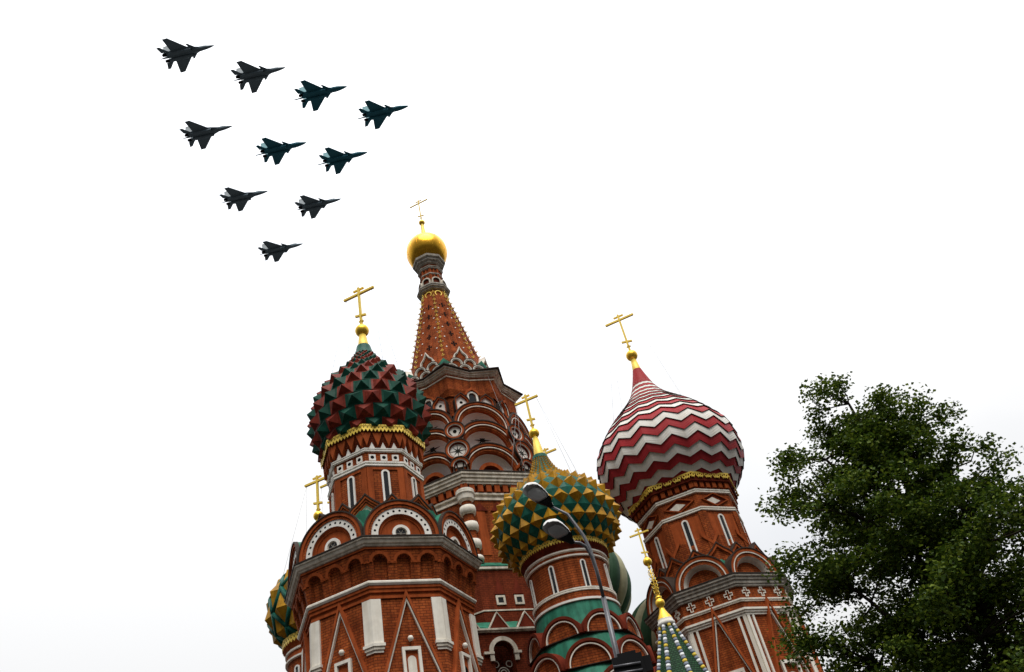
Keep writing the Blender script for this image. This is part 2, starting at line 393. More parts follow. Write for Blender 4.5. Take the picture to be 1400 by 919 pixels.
def diamond_dome(prof, N, aspect, specs, base='dome_base_dark', q0=0.0, q1=None):
    """staggered diamonds, one colour and height per row: specs = [(material, height factor), ...]"""
    mb = MB(); mb.loft(prof.loft(dh=0.04), base, 40, smooth=True)
    q1 = q1 or prof.L; qs = [q0]; d = 2 * pi / N
    while qs[-1] < q1:
        r = prof.at(qs[-1])[1]; qs.append(qs[-1] + max(0.035, r * d * aspect * 0.5))
    for j in range(1, len(qs) - 1):
        m, hf = specs[j % len(specs)]
        for i in range(N):
            tc_ = (i + 0.5 * (j % 2)) * d; a, b, c = qs[j - 1], qs[j], min(qs[j + 1], q1)
            h = hf * prof.at(b)[1] * d
            vs = [prof.pt(a, tc_), prof.pt(b, tc_ + d / 2), prof.pt(c, tc_), prof.pt(b, tc_ - d / 2), prof.pt(b, tc_, h)]
            mb.add(vs, [[0, 1, 4], [1, 2, 4], [2, 3, 4], [3, 0, 4]], m)
    return mb

def zigzag_dome(prof, N, bands, amp, mats):
    """overlapping zigzag courses; every course's lower edge stands proud of the one below"""
    mb = MB(); mb.loft(prof.loft(dh=0.10), 'dome_base_dark', 48, smooth=True)
    d = pi / N                                   # half a tooth
    for k, (qa, qb) in enumerate(zip(bands, bands[1:])):
        m = mats[k % 2]; ha = qb - qa; rows = 4
        wob = lambda i, q: (amp(q) if i % 2 else -amp(q))
        grid = []
        for i in range(2 * N):
            th = i * d; lo = qa + wob(i, qa); hi = qb + wob(i, qb) + 0.06 * ha
            col = []
            for e in range(rows + 1):
                f = e / rows; sc = min(1.0, max(0.22, prof.at(max(0, lo))[1] / 4.6)); col.append(prof.pt(max(0, lo + (hi - lo) * f), th, 0.10 * sc * (1 - f) - 0.01 * sc))
            col.insert(0, prof.pt(max(0, lo), th, -0.08)); grid.append(col)
        n = 2 * N; vs = [p for c in grid for p in c]; w = rows + 2
        fs = [[i * w + e, ((i + 1) % n) * w + e, ((i + 1) % n) * w + e + 1, i * w + e + 1] for i in range(n) for e in range(w - 1)]
        mb.add(vs, fs, m)
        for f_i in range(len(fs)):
            if f_i % (w - 1) == 0: mb.m[len(mb.m) - len(fs) + f_i] = 'roof_dark'  # dark lip paints the shadow line under each course
    return mb

T225 = tan(radians(22.5)); C225 = cos(radians(22.5))

# ------------------------------------------------------------------ ground
g = MB()
for (a, b, c, d) in ((-900, -900, 900, 900),):
    g.add([(a, b, 0), (c, b, 0), (c, d, 0), (a, d, 0)], [[0, 1, 2, 3]], 'paving')
struct(g.build('ground', dz=0))

# ================================================================== near church with the red and green spiked dome
def tower_spiked():
    rot = -63.6; R = thing('church_tower', 'brick church tower with a round dome of red and green pyramids and gold fringe', 'church tower', (-9.2, 40, 0), rot)
    w = MB(); w.loft([(4.17, -1.7), (4.17, 16.7)], 'brick')
    w.loft([(4.17, 16.7), (4.24, 16.7), (4.24, 16.82), (4.20, 16.82), (4.20, 16.95), (4.30, 16.97), (4.30, 17.12), (4.36, 17.14), (4.36, 17.27), (4.0, 17.27)], 'brick_trim')
    w.loft([(4.19, 17.3), (4.50, 18.9)], 'brick')
    wall = w.build('wall', R)
    mo = MB(); mo.loft([(4.2, 17.27), (4.40, 17.28), (4.47, 17.36), (4.47, 17.43), (4.40, 17.5), (3.9, 17.52)], 'whitewash'); mo.build('moulding', R)
    co = MB(); co.loft([(4.5, 18.78), (4.62, 18.8), (4.62, 18.9), (4.74, 18.92), (4.74, 19.02)], 'brick_trim')
    co.loft([(4.7, 19.02), (4.82, 19.05), (4.82, 19.12), (4.92, 19.15), (4.97, 19.24), (4.97, 19.30), (5.05, 19.32), (5.05, 19.40)], 'stone')
    co.loft([(5.1, 19.402), (5.1, 19.46), (3.2, 19.62)], 'roof_dark'); co.build('cornice', R)
    for k in (-2, -1, 0, 1, 2):
        F0 = frame(45 * k, 0)                                   # arcade of blind arches, corbelled outwards
        F = lambda u, z, d: F0(u * (3.80 + 0.21 * (z - 17.5) + d) / 4.24, z, 3.80 + 0.21 * (z - 17.5) + d)
        a = MB(); hw = 4.24 * T225
        arch_plate(a, F, -hw, hw, 17.5, 18.86, -0.22, 0.24, [(-1.12, 0.33, 18.32), (0, 0.33, 18.32), (1.12, 0.33, 18.32)], 'brick')
        for c in (-1.12, 0, 1.12):
            a.band(F, arc(c, 18.32, 0.50), arc(c, 18.32, 0.36), 0.2, 0.30, 'brick_trim')
        for c in (-1.68, -0.56, 0.56, 1.68):
            a.rect(F, c - (0.22 if abs(c) < 1 else 0.07), c + (0.22 if abs(c) < 1 else 0.07), 18.27, 18.33, 0.2, 0.29, 'brick_trim')
        a.build('arcade', R)
        F = frame(45 * k, 3.852)
        c = MB(); chevron(c, F, 17.06, 9.0, 0.345, [(0, 0.13, -0.02, 0.20, 'brick_trim'), (0.36, 0.075, -0.02, 0.13, 'whitewash')]); c.build('chevron', R)
        b = MB(); b.loft([(0.001, 14.63), (0.09, 14.66), (0.135, 14.76), (0.09, 14.86), (0.001, 14.89)], 'whitewash', 12, smooth=True)
        nn = frame(45 * k, 4.0)(0, 0, 0); b.v = [(x + nn[0], y + nn[1], z) for x, y, z in b.v]; b.build('stone_ball', R)
        f = MB(); u = 0.0                                       # framed niche under the ball
        f.rect(F, u - 0.42, u - 0.29, 11.6, 14.40, 0, 0.14, 'whitewash'); f.rect(F, u + 0.29, u + 0.42, 11.6, 14.40, 0, 0.14, 'whitewash')
        f.rect(F, u - 0.415, u + 0.415, 14.26, 14.402, 0, 0.142, 'whitewash'); f.rect(F, u - 0.29, u + 0.29, 11.4, 14.26, 0, 0.01, 'brick_trim')
        wi = f.build('window', R)
        f = MB()
        if k == 0: f.prism(F, [(-0.19, 11.6), (0.19, 11.6)] + arc(0, 13.85, 0.19, n=8), 0, 0.03, 'whitewash')
        else: f.prism(F, [(-0.19, 11.6), (0.19, 11.6)] + arc(0, 13.65, 0.19, n=8), 0, 0.03, 'hole')
        f.build('pane', wi)
    for k in (-2.5, -1.5, -0.5, 0.5, 1.5):                        # white corner panels wrap round the edges
        p = MB()
        for s, fa in ((1, 45 * (k - 0.5)), (-1, 45 * (k + 0.5))):
            F = frame(fa, 3.852); e = 3.852 * T225
            for (z0, z1, ww, dd, m) in ((14.63, 16.66, 0.42, 0.10, 'whitewash'), (14.5, 14.63, 0.47, 0.17, 'whitewash'), (14.36, 14.5, 0.43, 0.12, 'stone'), (14.24, 14.36, 0.39, 0.06, 'whitewash')):
                ee = (3.852 + dd) * T225
                pts = [(ee, z0), (e - ww, z0), (e - ww, z1), (ee, z1)] if s > 0 else [(-ee, z0), (-ee, z1), (-(e - ww), z1), (-(e - ww), z0)]
                p.prism(F, pts, 0, dd, m)
        p.build('corner_panel', R)
    # great round gables on the cornice
    for k in range(-2, 3):
        F = frame(45 * k, 4.22); z0 = 19.6; A = (-12, 192)
        gb = MB(); q = lambda r: arc(0, z0, r, A[0], A[1], 30)
        gb.band(F, q(1.86), q(1.79), 0.16, 0.34, 'roof_dark'); gb.band(F, q(1.79), q(1.62), -0.1, 0.29, 'brick_trim'); gb.band(F, q(1.62), q(1.47), -0.1, 0.23, 'brick')
        gb.skin(F, [(q(1.14), 0.16), (q(1.05), 0.06), (q(0.98), 0.06), (q(0.96), 0.0)], 'brick_trim')
        go = gb.build('gable', R)
        wr = MB(); wr.band(F, q(1.47), q(1.13), -0.05, 0.19, 'white_paint')
        for i in range(15):
            t = radians(-2 + 184 * i / 14); disc(wr, F, 1.30 * cos(t), z0 + 1.30 * sin(t), 0.062, 0.15, 0.193, 'hole', 10)
        wr.build('dotted_ring', go)
        rw = MB(); ringb(rw, F, 0, z0 + 0.16, 0.43, 0.29, -0.02, 0.12, 'white_paint'); rw.band(F, circle(0, z0 + 0.16, 0.30), circle(0, z0 + 0.16, 0.25), -0.02, 0.07, 'stone', closed=True)
        ro = rw.build('ring_window', go)
        pn = MB(); disc(pn, F, 0, z0 + 0.16, 0.26, -0.02, 0.02, 'glass_dark', 16)
        for t in (0, 60, 120):
            c_, s_ = cos(radians(t)), sin(radians(t)); pn.prism(F, [(-0.25 * c_ - 0.012 * s_, z0 + 0.16 - 0.25 * s_ + 0.012 * c_), (-0.25 * c_ + 0.012 * s_, z0 + 0.16 - 0.25 * s_ - 0.012 * c_), (0.25 * c_ + 0.012 * s_, z0 + 0.16 + 0.25 * s_ - 0.012 * c_), (0.25 * c_ - 0.012 * s_, z0 + 0.16 + 0.25 * s_ + 0.012 * c_)], 0, 0.035, 'grey_stone')
        pn.build('pane', ro)
        br = MB(); br.skin(F, [(arc(0, z0, 1.84, 0, 180, 20), 0.25), (arc(0, z0, 1.84, 0, 180, 20), -2.2)], 'copper_green', cap=False, smooth=True); br.build('roof', go)
    for k in (-2.5, -1.5, -0.5, 0.5, 1.5):
        F = frame(45 * k, 4.28); vl = MB(); vl.prism(F, [(-.62, 19.5), (.62, 19.5), (.5, 20.9), (.2, 21.2), (-.2, 21.2), (-.5, 20.9)], -0.9, 0.0, 'copper_green'); vl.build('roof_valley', R)
    cr_ = MB(); cr_.loft([(3.75, 19.5), (3.75, 20.9), (3.3, 21.3), (2.62, 22.3), (2.5, 22.35)], 'copper_green'); cr_.build('roof', R)
    for k in range(-4, 5):
        corner = k % 2 != 0; F = frame(22.5 * k, 3.40 if corner else 3.12); r = 0.98 if corner else 0.9; z0 = 21.25 if corner else 21.35
        og = MB(); q = lambda s, tt: keel(0, z0, r * s, tt)
        og.band(F, q(1.0, 0.42), q(0.93, 0.38), -0.7, 0.20, 'roof_dark'); og.band(F, q(0.93, 0.38), q(0.82, 0.32), -0.3, 0.15, 'brick_trim'); og.band(F, q(0.82, 0.32), q(0.70, 0.26), -0.3, 0.09, 'brick'); og.band(F, q(0.70, 0.26), q(0.58, 0.2), -0.3, 0.03, 'brick_trim')
        og.skin(F, [(q(0.60, 0.2), 0.0), (q(0.55, 0.1), -0.08)], 'whitewash')
        gob = og.build('gable', R)
        lo = MB(); lo.rect(F, -r, r, z0 - 0.9, z0, -0.3, 0.1, 'copper_green'); lo.build('roof', gob)
    # drum
    d = MB(); d.loft([(2.54, 20.5), (2.54, 24.8)], 'brick'); d.loft([(2.56, 24.98), (2.56, 25.68)], 'brick'); d.loft([(2.56, 25.8), (2.58, 25.9), (2.80, 26.72), (2.88, 26.8), (2.88, 27.1), (2.0, 27.12)], 'brick_deep')
    for k in range(-2, 3):
        F = frame(45 * k, 2.54 * C225); e = 2.54 * C225 * T225
        d.rect(F, -e, -0.66, 20.5, 24.7, 0, 0.06, 'brick_trim'); d.rect(F, 0.66, e, 20.5, 24.7, 0, 0.06, 'brick_trim'); d.rect(F, -0.66, 0.66, 24.55, 24.7, 0, 0.06, 'brick_trim')
    dr = d.build('drum', R)
    b = MB(); b.loft([(2.54, 24.74), (2.66, 24.77), (2.66, 24.85), (2.6, 24.87), (2.6, 24.92), (2.68, 24.94), (2.68, 25.02), (2.55, 25.04)], 'white_paint'); b.build('moulding', dr)
    b = MB(); b.loft([(2.54, 25.64), (2.68, 25.67), (2.68, 25.73), (2.63, 25.75), (2.7, 25.78), (2.7, 25.84), (2.55, 25.86)], 'white_paint'); b.build('moulding', dr)
    for k in range(-2, 3):
        F = frame(45 * k, 2.54 * C225); slit(dr, F, 0.0, 22.3, 24.55, 0.44)
        F = frame(45 * k, 2.57 * C225)
        for u in (-0.62, 0, 0.62):
            s = MB(); s.rect(F, u - 0.18, u + 0.18, 25.11, 25.48, -0.02, 0.045, 'white_paint'); disc(s, F, u, 25.295, 0.105, 0, 0.048, 'hole', 12); s.build('frieze_panel', dr)
        fr = MB()
        for u in (-0.9, -0.3, 0.3, 0.9):
            fr.prism(F, [(u, 25.92), (u + 0.27, 26.74), (u - 0.27, 26.74)], -0.1, 0.24, 'brick_trim')
        for u in (-0.6, 0, 0.6):
            fr.prism(F, [(u - 0.15, 25.86), (u + 0.15, 25.86), (u, 26.22)], -0.05, 0.10, 'white_paint')
        fr.build('triangle_frieze', dr)
        F = frame(45 * k, 2.95 * C225); lace(F, 2.95 * C225 * T225, 27.2, 0.46).build('gold_lace', dr)
    P = Prof([(27.0, 2.55), (27.5, 2.85), (28.3, 3.17), (29.2, 3.26), (30.2, 3.10), (31.2, 2.70), (32.1, 2.13), (32.9, 1.52), (33.6, 1.02), (34.3, 0.66), (34.9, 0.46), (35.1, 0.42)])
    q0 = P.L - 0.85
    P2 = Prof([(27.0, 2.55), (27.5, 2.85), (28.3, 3.17), (29.2, 3.26), (30.2, 3.10), (31.2, 2.70), (32.1, 2.13), (32.9, 1.52), (33.6, 1.02), (34.3, 0.66)])
    dm = spike_dome(P2, 20, 0.85, 0.46, ('dome_red', 'dome_green'))
    dm.loft([(0.70, 34.25), (0.60, 34.5), (0.50, 34.8), (0.43, 35.12)], 'dome_emerald', 24, smooth=True)
    dm.build('dome', R)
    finial(R, rot, 35.08, 0.36, 36.15, 0.2, 36.5, 0.44, 40.33, 39.76, 2.3, 37.75, 0.145, wires=(2.2, 32.2))
tower_spiked()

# ================================================================== church with the red and white zigzag dome
def tower_zigzag():
    rot = -60.7; R = thing('church_tower', 'brick church tower under a big onion dome of red and white zigzag stripes', 'church tower', (9.0, 55, 0), rot)
    w = MB(); w.loft([(4.55, -1.7), (4.55, 17.15)], 'brick'); w.loft([(4.55, 17.55), (4.6, 17.6), (4.6, 18.0)], 'brick'); w.loft([(4.58, 18.15), (4.58, 18.95)], 'brick')
    wall = w.build('wall', R)
    m = MB(); m.loft([(4.5, 17.14), (4.66, 17.15), (4.66, 17.27), (4.74, 17.29), (4.74, 17.40), (4.82, 17.42), (4.82, 17.54), (4.5, 17.56)], 'whitewash'); m.build('moulding', R)
    m = MB(); m.loft([(4.5, 17.97), (4.68, 17.98), (4.68, 18.05), (4.74, 18.07), (4.74, 18.15), (4.5, 18.17)], 'whitewash'); m.build('moulding', R)
    co = MB(); co.loft([(4.6, 18.9), (4.72, 18.93), (4.72, 19.05), (4.8, 19.07), (4.8, 19.25), (4.9, 19.28), (4.9, 19.42), (5.0, 19.45), (5.0, 19.58)], 'grey_stone'); co.loft([(5.05, 19.582), (5.05, 19.64), (3.4, 19.8)], 'roof_dark'); co.build('cornice', R)
    for k in range(-2, 3):
        F = frame(45 * k, 4.58 * C225)
        for u in (-1.18, 0, 1.18):
            c = MB(); o = [(0.1, -.29), (.1, -.1), (.27, -.1), (.27, .1), (.1, .1), (.1, .29), (-.1, .29), (-.1, .1), (-.27, .1), (-.27, -.1), (-.1, -.1), (-.1, -.29)]
            i = [(0.055, -.245), (.055, -.055), (.225, -.055), (.225, .055), (.055, .055), (.055, .245), (-.055, .245), (-.055, .055), (-.225, .055), (-.225, -.055), (-.055, -.055), (-.055, -.245)]
            c.band(F, [(u + x, 18.57 + z) for x, z in o], [(u + x, 18.57 + z) for x, z in i], -0.02, 0.07, 'whitewash', closed=True); c.build('cross_relief', R)
        F = frame(45 * k, 4.55 * C225)
        c = MB(); chevron(c, F, 18.2, 9.0, 0.27, [(0, 0.13, -0.02, 0.30, 'brick_trim'), (0.55, 0.075, -0.02, 0.16, 'whitewash')]); c.build('chevron', R)
        f = MB(); f.rect(F, -0.62, -0.47, 11, 14.4, 0, 0.15, 'whitewash'); f.rect(F, 0.47, 0.62, 11, 14.4, 0, 0.15, 'whitewash'); f.rect(F, -0.615, 0.615, 14.22, 14.402, 0, 0.152, 'whitewash')
        wi = f.build('window', R); f = MB(); f.prism(F, [(-0.28, 11), (0.28, 11)] + arc(0, 13.5, 0.28, n=8), 0, 0.03, 'stone'); f.build('pane', wi)
        p = MB(); e = 4.55 * C225 * T225
        for s in (-1, 1):
            p.rect(F, min(s * (e - 0.20), s * e), max(s * (e - 0.20), s * e), 8, 17.15, -0.01, 0.09, 'whitewash'); a_, b_ = s * (e - 0.38), s * (e - 0.52); p.rect(F, min(a_, b_), max(a_, b_), 8, 17.15, -0.01, 0.09, 'whitewash')
        p.build('pilaster', R)
        F = frame(45 * k, 4.45 * C225); z0 = 19.68; q = lambda r: arc(0, z0, r, -10, 190, 28)
        gb = MB(); gb.band(F, q(1.78), q(1.71), -0.6, 0.30, 'roof_dark'); gb.band(F, q(1.71), q(1.52), -0.2, 0.25, 'brick_trim'); gb.band(F, q(1.52), q(1.44), -0.2, 0.23, 'whitewash'); gb.band(F, q(1.44), q(1.22), -0.3, 0.16, 'brick')
        gb.skin(F, [(q(1.22), 0.16), (q(1.1), -0.05), (q(1.02), -0.3)], 'whitewash', cap=False, smooth=True); gb.prism(F, q(1.03), -0.5, -0.28, 'brick')
        go = gb.build('gable', R)
        br = MB(); br.skin(F, [(arc(0, z0, 1.70, 0, 180, 20), -0.45), (arc(0, z0, 1.70, 0, 180, 20), -2.0)], 'copper_green', cap=False, smooth=True); br.build('roof', go)
    for k in range(-4, 5):
        corner = k % 2 != 0; F = frame(22.5 * k, 3.75 if corner else 3.5); r = 0.95; z0 = 21.0
        og = MB(); q = lambda s, tt: keel(0, z0, r * s, tt)
        og.band(F, q(1.0, 0.40), q(0.93, 0.36), -0.7, 0.20, 'roof_dark'); og.band(F, q(0.93, 0.36), q(0.75, 0.3), -0.3, 0.15, 'brick_trim'); og.skin(F, [(q(0.76, 0.26), 0.09), (q(0.6, 0.2), 0.0)], 'brick')
        gob = og.build('gable', R); lo = MB(); lo.rect(F, -.6, .6, z0 - 0.8, z0, -0.5, -0.1, 'copper_green'); lo.build('roof', gob)
    cr_ = MB(); cr_.loft([(4.0, 19.6), (4.0, 20.6), (3.4, 21.9), (3.3, 22.0)], 'copper_green'); cr_.build('roof', R)
    d = MB(); d.loft([(3.45, 20), (3.42, 24.75)], 'brick'); d.loft([(3.45, 25.0), (3.45, 26.06)], 'brick'); d.loft([(3.5, 26.3), (3.5, 26.8), (3.85, 26.82), (3.85, 27.1), (2.6, 27.12)], 'brick_dark')
    for k in range(-2, 3):
        F = frame(45 * k, 3.42 * C225); d.prism(F, [(-1.1, 22.0), (1.1, 22.0), (0.95, 24.5), (-0.95, 24.5)][::1], 0, 0.01, 'brick_trim')
        for s in (-1, 1): d.rect(F, min(s * 1.05, s * 1.38), max(s * 1.05, s * 1.38), 20, 24.7, 0, 0.09, 'brick')
        for i in range(6):
            u = -1.25 + 0.5 * i; Fd = frame(45 * k, 3.5 * C225); d.rect(Fd, u - 0.14, u + 0.14, 26.4, 26.8, 0, 0.2, 'brick_trim')
        for s in (-1, 1):
            d.prism(F, [(s * 1.38, 22.2), (s * 1.38, 22.45), (s * 0.72, 23.35), (s * 0.72, 23.05)][::s], 0, 0.12, 'brick_trim')
    dr = d.build('drum', R)
    for z0, z1, rr in ((24.74, 25.02, 3.45), (26.04, 26.32, 3.5)):
        b = MB(); h = z1 - z0; b.loft([(rr - .05, z0), (rr + .09, z0 + .03), (rr + .09, z0 + .4 * h), (rr + .05, z0 + .45 * h), (rr + .12, z0 + .6 * h), (rr + .12, z1 - .02), (rr - .05, z1)], 'whitewash'); b.build('moulding', dr)
    for k in range(-2, 3):
        F = frame(45 * k, 3.45 * C225); D = MB(); o = lambda s: [(0, 25.56 - .47 * s), (1.0 * s, 25.56), (0, 25.56 + .47 * s), (-1.0 * s, 25.56)]
        D.band(F, o(1.08), o(0.93), -0.02, 0.12, 'brick_trim', closed=True); D.band(F, o(0.93), o(0.56), -0.02, 0.012, 'brick_dark', closed=True); D.prism(F, [(u - 0.12, z - .06) for u, z in o(0.56)], -0.02, 0.02, 'whitewash'); D.build('diamond_panel', dr)  # flush dark band paints the shade of a recess
        F = frame(45 * k, 3.42 * C225); slit(dr, F, 0.0, 22.2, 24.5, 0.46)
        F = frame(45 * k, 3.95 * C225); lace(F, 3.95 * C225 * T225, 27.4, 0.42, ornate=True).build('gold_lace', dr)
    P = Prof([(27.0, 3.35), (27.5, 3.85), (28.4, 4.6), (29.5, 5.14), (30.6, 5.25), (31.7, 5.06), (32.8, 4.4), (33.85, 3.64), (34.65, 2.94), (35.4, 2.25), (36.1, 1.66), (36.8, 1.2), (37.5, 0.88), (38.1, 0.67), (38.8, 0.46), (39.25, 0.34)])
    qn = P.L - 1.5; hs = []; q = 0.0; bands = [-0.3]
    i = 0
    while bands[-1] < qn:
        r = P.at(max(bands[-1], 0))[1]; bands.append(bands[-1] + 0.21 + 0.46 * (r / 5.17)); i += 1
    bands[-1] = qn
    amp = lambda q: 0.02 + 0.235 * (P.at(max(q, 0))[1] / 5.17) ** 2.2 if q < qn - 0.05 else 0.0
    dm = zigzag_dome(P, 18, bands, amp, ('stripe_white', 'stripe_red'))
    dm.loft([(r + 0.02, z) for z, r in P.p if z > 37.6], 'stripe_red', 24, smooth=True)
    dm.build('dome', R)
    finial(R, rot, 39.2, 0.36, 40.3, 0.2, 40.78, 0.47, 45.24, 44.66, 2.5, 42.2, 0.15, wires=(3.2, 34.5))
tower_zigzag()

# ================================================================== round church with the green and yellow spiked dome
def tower_round():
    rot = -65.5; R = thing('church_tower', 'low round church tower with green and yellow spiked dome and stacked round gables', 'church tower', (-0.06, 43, 0), rot)
    w = MB(); w.loft([(3.7, -1.7), (3.7, 11.3)], 'brick', 48, smooth=True); w.build('wall', R)
    rf = MB(); rf.loft([(2.18, 16.5), (2.2, 16.35), (2.28, 15.8), (2.42, 14.9), (2.62, 14.6), (2.72, 14.4), (2.8, 13.2), (3.0, 12.95), (3.1, 12.8), (3.2, 11.6), (3.7, 11.3), (3.8, 11.1)], 'copper_green', 48, smooth=True); rf.build('roof', R)
    for t, (z0, ro, rad, off) in enumerate(((14.62, 1.06, 2.42, 0), (13.05, 1.17, 2.78, 22.5), (11.5, 1.28, 3.12, 0))):
        for k in range(-3, 4 if off == 0 else 3):
            F = frame(45 * k + off, rad); q = lambda r: arc(0, z0, r, 0, 180, 24)
            gb = MB(); gb.band(F, q(ro + .02), q(ro - .12), -0.25, 0.33, 'brick_dark'); gb.band(F, q(ro - .12), q(ro - .19), -0.2, 0.24, 'brick_trim'); gb.band(F, q(ro - .19), q(ro - .245), -0.2, 0.28, 'whitewash')
            gb.prism(F, q(ro - .22), -0.2, 0.16, 'brick'); gb.rect(F, -ro + .1, ro - .1, z0 - 0.03, z0, -0.2, 0.30, 'roof_dark')
            go = gb.build('gable', R)
            br = MB(); br.skin(F, [(q(ro), 0.31), (q(ro), -0.9)], 'copper_green', cap=False, smooth=True); br.build('roof', go)
    d = MB(); d.loft([(2.13, 15.5), (2.13, 18.8)], 'brick', 48, smooth=True); d.loft([(2.13, 16.45), (2.17, 16.5), (2.17, 16.95), (2.13, 17.0)], 'brick', 48); d.loft([(2.15, 18.75), (2.15, 19.5)], 'brick_trim', 48)
    d.loft([(2.17, 19.25), (2.4, 19.5), (2.4, 19.7), (1.7, 19.72)], 'brick_dark', 48); dr = d.build('drum', R)
    for prof, mm in (([(2.1, 16.92), (2.23, 16.95), (2.23, 17.01), (2.18, 17.03), (2.23, 17.05), (2.23, 17.11), (2.1, 17.13)], 'whitewash'), ([(2.12, 16.42), (2.27, 16.44), (2.27, 16.55), (2.12, 16.57)], 'white_paint'), ([(2.12, 18.78), (2.24, 18.81), (2.24, 18.89), (2.13, 18.91)], 'whitewash'), ([(2.13, 19.06), (2.27, 19.09), (2.27, 19.17), (2.15, 19.19)], 'whitewash')):
        b = MB(); b.loft(prof, mm, 48); b.build('moulding', dr)
    for k in range(8): slit(dr, frame(45 * k, 2.12), 0, 17.05, 18.6, 0.3, 'white_paint', 0.06)
    lc = MB()
    for k in range(24):
        F = frame(15 * k, 2.40); mbl = lace(F, 2.40 * tan(radians(7.5)), 19.85, 0.36, n=4); 
        o = len(lc.v); lc.v += mbl.v; lc.f += [[i + o for i in f] for f in mbl.f]; lc.m += mbl.m; lc.sm += mbl.sm
    lc.build('gold_lace', dr)
    P = Prof([(19.6, 2.15), (20.0, 2.65), (20.7, 3.12), (21.5, 3.36), (22.3, 3.27), (23.1, 2.85), (23.75, 2.2), (24.2, 1.6), (24.6, 1.15), (25.1, 0.82), (25.7, 0.56), (26.28, 0.40)])
    ql = next(s for s, p in zip(P.s, P.p) if p[0] > 24.45)
    dm = diamond_dome(P, 26, 1.25, [('ochre', 0.45), ('dome_emerald', 0.07)], q1=ql)
    d2 = diamond_dome(P, 22, 1.0, [('ochre', 0.42), ('dome_emerald', 0.05)], q0=ql - 0.1, q1=P.L - 0.25)
    o = len(dm.v); dm.v += d2.v; dm.f += [[i + o for i in f] for f in d2.f]; dm.m += d2.m; dm.sm += d2.sm
    dm.loft([(r + 0.03, z) for z, r in P.p if z > 26.0], 'dome_emerald', 24, smooth=True)
    dm.build('dome', R)
    finial(R, rot, 26.25, 0.33, 27.55, 0.15, 27.93, 0.31, 30.84, 30.42, 1.55, 28.9, 0.12, wires=(2.3, 23.6))
tower_round()

